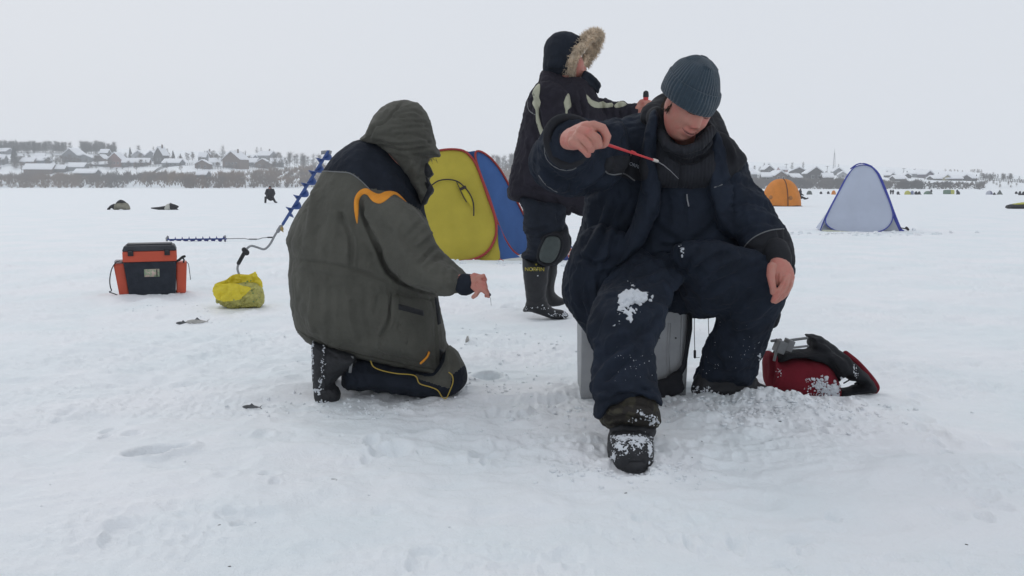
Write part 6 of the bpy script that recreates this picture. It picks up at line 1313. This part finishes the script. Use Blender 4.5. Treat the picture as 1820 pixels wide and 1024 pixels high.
me = g.remesh('boot', .0048, 3); folds(me, [([(1088, 772), (1122, 764), (1158, 772)], .008, -.006)], [((25, 25, 25), .002, 255, 1)]); link('boot', me, BLK, M); bvf = bvh_of(me)
g = Geo(); ctr = P(1120, 816, 2.63); g.add(*[None] * 0) if 0 else None
def sole(c, rx, ry, h, rot=0):
    g = Geo(); n = 28; V = []; F = []
    for zz, k in ((-h, .97), (-h * .4, 1.02), (h * .5, 1.03), (h, .96)):
        for i in range(n):
            t = 2 * math.pi * i / n; x = math.cos(t) * rx * k * (1 + .10 * math.sin(t)); y = math.sin(t) * ry * k; tr = .0025 * (i % 2) if zz < h * .6 else 0
            V.append(c + Matrix.Rotation(rot, 3, 'Z') @ Vector((x - tr * math.copysign(1, x), y, zz)))
    for a in range(3):
        for i in range(n): F.append((a * n + i, a * n + (i + 1) % n, (a + 1) * n + (i + 1) % n, (a + 1) * n + i))
    F.append(tuple(range(n))[::-1]); F.append(tuple(range(3 * n, 4 * n))); g.add(V, F); return g.obj('boot_sole', BLK, M)
sole(Vector((P(1120, 815, 2.63).x, 2.62, gz(P(1119, 815, 2.63).x, 2.62) + .014)), .068, .128, .018)
snow_bits(bvf, [(1112, 778, 14, 2.5, 330, .0028), (1140, 782, 9, 4, 220, .003), (1100, 790, 6, 8, 160, .0028), (1090, 812, 2, 4, 60, .004), (1155, 800, 2, 8, 90, .004), (1120, 796, 17, 9, 420, .0018)], 'snow_crust', M, 31, .0019)
snow_bits(bvg, [(1150, 742, 8, 3, 20, .004), (1163, 752, 4, 3, 16, .005), (1135, 735, 5, 3, 10, .004), (1125, 748, 6, 3, 6, .003)], 'snow_crumbs', M, 32)
g = Geo(); g.pillow([(1236, 672), (1231, 686), (1230, 697), (1240, 706), (1262, 711), (1295, 710), (1332, 706), (1360, 701), (1376, 697), (1380, 693), (1366, 688), (1348, 681), (1338, 668), (1280, 660), (1245, 660)], 3.36, .055, .04, sm=3, step=2.4)
me = g.remesh('boot', .005, 3); folds(me, [([(1232, 694), (1262, 700), (1300, 700), (1370, 693)], .005, -.004), ([(1330, 676), (1320, 690)], .008, -.004)], [((22, 22, 22), .003, 256, 1)]); link('boot', me, BLK, M); bv3 = bvh_of(me)
snow_bits(bv3, [(1250, 692, 8, 3, 26, .004), (1262, 700, 12, 2, 30, .004), (1232, 700, 2, 3, 16, .004), (1372, 692, 4, 2, 40, .005), (1320, 700, 16, 2, 26, .0035), (1325, 676, 7, 3, 14, .004)], 'snow_crumbs', M, 33)
# ---- the short red rod
g = Geo(); a, b = P(1076, 256, 2.635), P(1163, 285, 2.74); RM = mat('red_plastic', (.5, .035, .04), .35)
g.tube([a, a.lerp(b, .35), b], [.0048, .0040, .0028], 12); RD = g.obj('fishing_rod', RM)
tag(RD, 'short red ice fishing rod held out in the fist of the seated person', 'fishing rod')
g = Geo(); g.tube([P(1058, 250, 2.66), a], [.0075, .0068], 12); g.obj('handle', mat('yellow_plastic', (.48, .27, .03), .4), RD)
g = Geo(); g.tube([P(1162, 284.5, 2.74), P(1168, 286.5, 2.75)], .0050, 12); g.obj('ferrule', mat('bright_metal', (.55, .52, .48), .35, metal=.6), RD)
g = Geo(); g.tube(ppx([(1168, 287, 2.75), (1180, 294, 2.76), (1192, 304, 2.77), (1206, 318, 2.78)]), [.0016, .0013, .0010, .0007], 6); g.obj('whip_tip', mat('whip_grey', (.20, .20, .21), .5), RD)
g = Geo(); g.tube([a.lerp(b, .52) + Vector((0, -.004, .004)), a.lerp(b, .60) + Vector((0, -.004, .003))], .003, 6); g.obj('reel_clip', RM, RD)
# ---- the metal box he sits on
TIN = mat('galvanised_sheet', (.30, .31, .32), .5, .12, 9, .12, 30, metal=.55)
b0 = P(1033, 708, 3.40); b1 = P(1219, 706, 3.40); bx0, bx1 = b0.x, b1.x; zb = gz((bx0 + bx1) / 2, 3.4) - .02; zt = P(1130, 548, 3.42).z
BX = empty('metal_box', ((bx0 + bx1) / 2, 3.52, zb), 'grey sheet metal box used as a seat by the person in the knit hat', 'box')
g = Geo(); g.box(((bx0 + bx1) / 2, 3.52, (zb + zt) / 2), ((bx1 - bx0) / 2, .13, (zt - zb) / 2), None, .008); me = g.mesh('shell', False)
bm = bmesh.new(); bm.from_mesh(me); bmesh.ops.subdivide_edges(bm, edges=bm.edges[:], cuts=14, use_grid_fill=True); bm.to_mesh(me); bm.free(); V = get_v(me); V[:, 1] += .004 * vn(V * 7, 5); V[:, 0] += .003 * vn(V * 7, 6); set_v(me, V); me.polygons.foreach_set('use_smooth', np.full(len(me.polygons), True)); link('shell', me, TIN, BX)
g = Geo(); g.box(((bx0 + bx1) / 2, 3.52, zt + .010), ((bx1 - bx0) / 2 + .006, .137, .014), None, .006); g.obj('lid', TIN, BX)
x_ = P(1211, 640, 3.385).x; g = Geo(); g.box((x_, 3.386, (zb + zt) / 2), (.0035, .003, (zt - zb) / 2 - .01), None, .001); g.obj('seam', TIN, BX)
for px in (1172, 1201):
    p = P(px, 601, 3.386); g = Geo(); g.ell(p, (.0035, .002, .0035), None, 10, 6); g.obj('rivet', mat('dark_metal', (.03, .03, .03), .5), BX)
p = P(1186, 640, 3.386); g = Geo(); g.tube([P(1190, 575, 3.388), P(1187, 620, 3.387), P(1188, 665, 3.388)], [(.006, .0015), (.004, .0012), (.007, .0015)], 8, flat=(1, 0, 0)); g.obj('dent_ridge', TIN, BX)
g = Geo(); g.tube(ppx([(1226, 558, 3.37), (1226, 585, 3.365), (1221, 620, 3.365), (1216, 650, 3.36), (1207, 664, 3.36), (1192, 676, 3.36)]), [(.010, .003), (.010, .003), (.008, .003), (.010, .003), (.014, .003), (.012, .003)], 8, flat=(1, 0, 0)); g.obj('shoulder_strap', BLKC, BX)
g = Geo(); g.pillow([(1166, 678), (1180, 672), (1196, 660), (1212, 656), (1216, 680), (1212, 695), (1200, 700), (1188, 708), (1172, 706)], 3.36, .02, .02, sm=2); me = g.remesh('webbing', .005, 2); folds(me, [], [((25, 25, 25), .006, 261, 0)]); link('webbing', me, BLKC, BX)
# elastic cords with toggles hanging under the jacket
for pl, tg in ((([(1234, 545), (1234, 590), (1235, 627)]), True), (([(1259, 550), (1259, 575), (1260, 597)]), False)):
    g = Geo(); g.tube([P(x, y, 3.42) for x, y in pl], .0014, 6); c_ = g.obj('drawcord', BLKC, M)
    if tg: g = Geo(); g.tube([P(1235, 624, 3.42), P(1235, 635, 3.42)], .005, 10); g.obj('toggle', BLK, c_)
g = Geo(); g.tube(ppx([(1235, 633, 3.42), (1238, 636, 3.42), (1243, 635, 3.42)]), .0012, 6); g.obj('drawcord', BLKC, M)
# ---------------------------------------------------------------- snow stuck on the red bag, fish and litter
snow_bits(bvr, [(1455, 683, 7, 8, 70, .006), (1470, 692, 8, 6, 90, .006), (1483, 694, 3, 5, 60, .008), (1384, 662, 3, 4, 16, .003), (1440, 680, 8, 10, 30, .003), (1465, 700, 12, 3, 40, .004)], 'snow_crumbs', RB, 41)
snow_bits(bvk, [(1518, 654, 2, 4, 12, .003), (1520, 665, 4, 3, 10, .003), (1487, 690, 2, 6, 20, .005)], 'snow_crumbs', RB, 42)
FISH = mat('fish_silver', (.40, .39, .37), .35, .35, 60); FDK = mat('fish_dark', (.09, .095, .10), .5, .5, 50)
def fish(px, py, L, ang, label, tail_up=False, dark=False):
    x, y = gpx(px, py); z = gz(x, y); o = empty('fish', (x, y, z), label, 'fish')
    rot = Matrix.Rotation(ang, 3, 'Z'); T = lambda a, b, c: Vector((x, y, z)) + (Vector((b * .5, b, .8 * L - a)) if tail_up else rot @ Vector((a, b, c)))
    g = Geo(); ts = [-.5, -.42, -.25, 0, .25, .42]; rs = [.02, .07, .11, .12, .07, .025]
    g.tube([T(t * L, 0, .05 * L) for t in ts], [(r * L, r * L * .55) for r in rs], 12, flat=(0, .3, 1) if not tail_up else (0, 1, 0)); g.obj('body', FDK if dark else FISH, o)
    g = Geo()
    for s_ in (-1, 1): g.prism([T(.40 * L, 0, .05 * L), T(.62 * L, 0, .05 * L + s_ * .14 * L), T(.50 * L, 0, .05 * L + s_ * .01 * L)] if not tail_up else [Vector((x, y, z)) + Vector((0, 0, .45 * L)), Vector((x, y, z)) + Vector((s_ * .17 * L, 0, .74 * L)), Vector((x, y, z)) + Vector((s_ * .03 * L, 0, .55 * L))], .002, rot @ Vector((0, 1, 0)))
    g.obj('tail_fin', FDK if dark else FISH, o)
    g = Geo(); g.prism([T(-.08 * L, 0, .16 * L), T(.02 * L, 0, .26 * L), T(.14 * L, 0, .14 * L)], .002, rot @ Vector((0, 1, 0))); 
    if not tail_up: g.obj('dorsal_fin', FDK, o)
    return o
fish(350, 574, .13, .15, 'small silver fish with pale belly lying on the snow below the tackle box'); fish(325, 573, .085, .1, 'small dark fish lying against the silver fish below the tackle box', dark=True)
fish(447, 726, .070, -.1, 'tiny dark fish on the snow left of the kneeling person boot', dark=True)
# fish with its tail sticking up from the snow
x, y = gpx(830, 614); z = gz(x, y); o = empty('fish', (x, y, z - .02), 'grey fish stuck in the snow with its forked tail pointing up', 'fish')
g = Geo(); g.tube([(x, y, z - .05), (x + .002, y, z + .012), (x + .004, y, z + .028)], [(.014, .010), (.010, .006), (.005, .003)], 10, flat=(1, 0, 0)); g.obj('body', FISH, o)
g = Geo()
for s_ in (-1, 1): g.prism([(x + .004 - .003 * s_, y, z + .024), (x + .004 + s_ * .015, y, z + .046), (x + .004 + s_ * .004, y, z + .033)], .002, (0, 1, 0))
g.obj('tail_fin', FISH, o)
# packet behind the boots of the standing person
q = ground_at(1003, 464); yp_ = q.y; PK = empty('snack_packet', tuple(q), 'blue packet with red and white print behind the standing person legs', 'packet')
g = Geo(); g.pillow([(990, 463), (992, 446), (1000, 438), (1011, 437), (1018, 441), (1017, 462), (1008, 464)], yp_, .05, .05, sm=3, step=1.5); me = g.remesh('packet', .008, 2); folds(me, [], [((16, 16, 16), .008, 331, 1)]); link('packet', me, mat('blue_foil', (.03, .05, .18), .35, .3, 9), PK); bvq = bvh_of(me)
patch(bvq, [(1006, 440), (1016, 441), (1016, 460), (1010, 458)], .003, 'print_panel', mat('red_white_print', (.5, .10, .06), .4, 0, 26, col2=(.7, .68, .66), thr=(.45, .55)), PK, step=1.2, sm=0, Yd=yp_)
# specks of litter and bait on the trampled snow
R = random.Random(91); SP = mat('dark_speck', (.03, .025, .02), .8)
for (px, py, w_) in ((594, 856, .010), (598, 861, .004), (408, 1014, .004), (390, 948, .004), (1386, 757, .008), (1282, 767, .004), (1230, 819, .008), (1247, 791, .003), (1718, 967, .004), (1274, 728, .003), (752, 727, .005), (1112, 884, .004)):
    x, y = gpx(px, py); g = Geo(); z = gz(x, y); d = Vector((math.cos(px), math.sin(px) * .4, 0)) * w_; g.tube([Vector((x, y, z)) - d * .7, Vector((x, y, z + .001)) + d * .7], .0011, 5); o = g.obj('debris_speck', SP); tag(o, 'tiny dark speck of debris on the foreground snow', 'debris', 'specks on the foreground snow')

# crumbs of churned snow and ice shavings lying around the anglers
R = random.Random(515); g = Geo()
for (cx_, cy_, sx, sy, n, sz) in ((1280, 735, 130, 22, 380, .009), (1130, 840, 70, 16, 140, .007), (1420, 725, 70, 12, 160, .009), (700, 720, 120, 16, 170, .006), (870, 680, 60, 14, 90, .006), (1000, 760, 120, 25, 90, .005), (900, 600, 200, 40, 120, .008), (420, 560, 120, 16, 30, .006), (280, 540, 50, 5, 25, .006), (700, 850, 500, 90, 40, .003), (1540, 416, 80, 3, 50, .05), (830, 468, 90, 3, 50, .03)):
    for _ in range(n):
        px = R.gauss(cx_, sx); py = R.gauss(cy_, sy * .7)
        if py > 1015: continue
        if py < 380: continue
        Y = 1.0 / math.tan(PA + math.atan((py - CY) / FPX)) * CH
        if Y < 0: continue
        p = P(px, py, Y); 
        if Y > 7: q = ground_at(px, py); x, y = q.x, q.y
        else: x, y = p.x, p.y
        s = sz * R.uniform(.3, 1.2)
        c = len(g.V); g.ell((x, y, 0), (s * R.uniform(.7, 1.4), s * R.uniform(.7, 1.4), s * R.uniform(.4, .9)), Matrix.Rotation(R.uniform(0, 6), 3, 'Z'), 6, 4)
        if not hasattr(g, 'at'): g.at = []
        g.at.append((x, y, s, c, len(g.V)))
zs = gh(np.array([a[0] for a in g.at]), np.array([a[1] for a in g.at]))
for z_, (x, y, s, a, b) in zip(zs, g.at):
    for i in range(a, b): v = g.V[i]; g.V[i] = (v[0] + R.uniform(-.25, .25) * s, v[1] + R.uniform(-.25, .25) * s, v[2] + z_ + s * .2 + R.uniform(-.2, .2) * s)
tag(g.obj('snow_crumbs', SNOW), 'small crumbs of churned snow and ice shavings around the anglers', None, None, 'stuff')
# ---------------------------------------------------------------- winter haze
g = Geo(); g.box((0, 0, 28), (800, 800, 31)); hz = g.mesh('haze', False); m = bpy.data.materials.new('haze'); m.use_nodes = True; nt = m.node_tree; nt.nodes.clear()
vo = nt.nodes.new('ShaderNodeVolumePrincipled'); vo.inputs['Color'].default_value = (.97, .985, 1, 1); vo.inputs['Density'].default_value = .00062; ou = nt.nodes.new('ShaderNodeOutputMaterial'); nt.links.new(vo.outputs[0], ou.inputs['Volume'])
o = link('haze', hz, m); tag(o, 'thin pale winter haze over the river', 'haze', None, 'stuff')
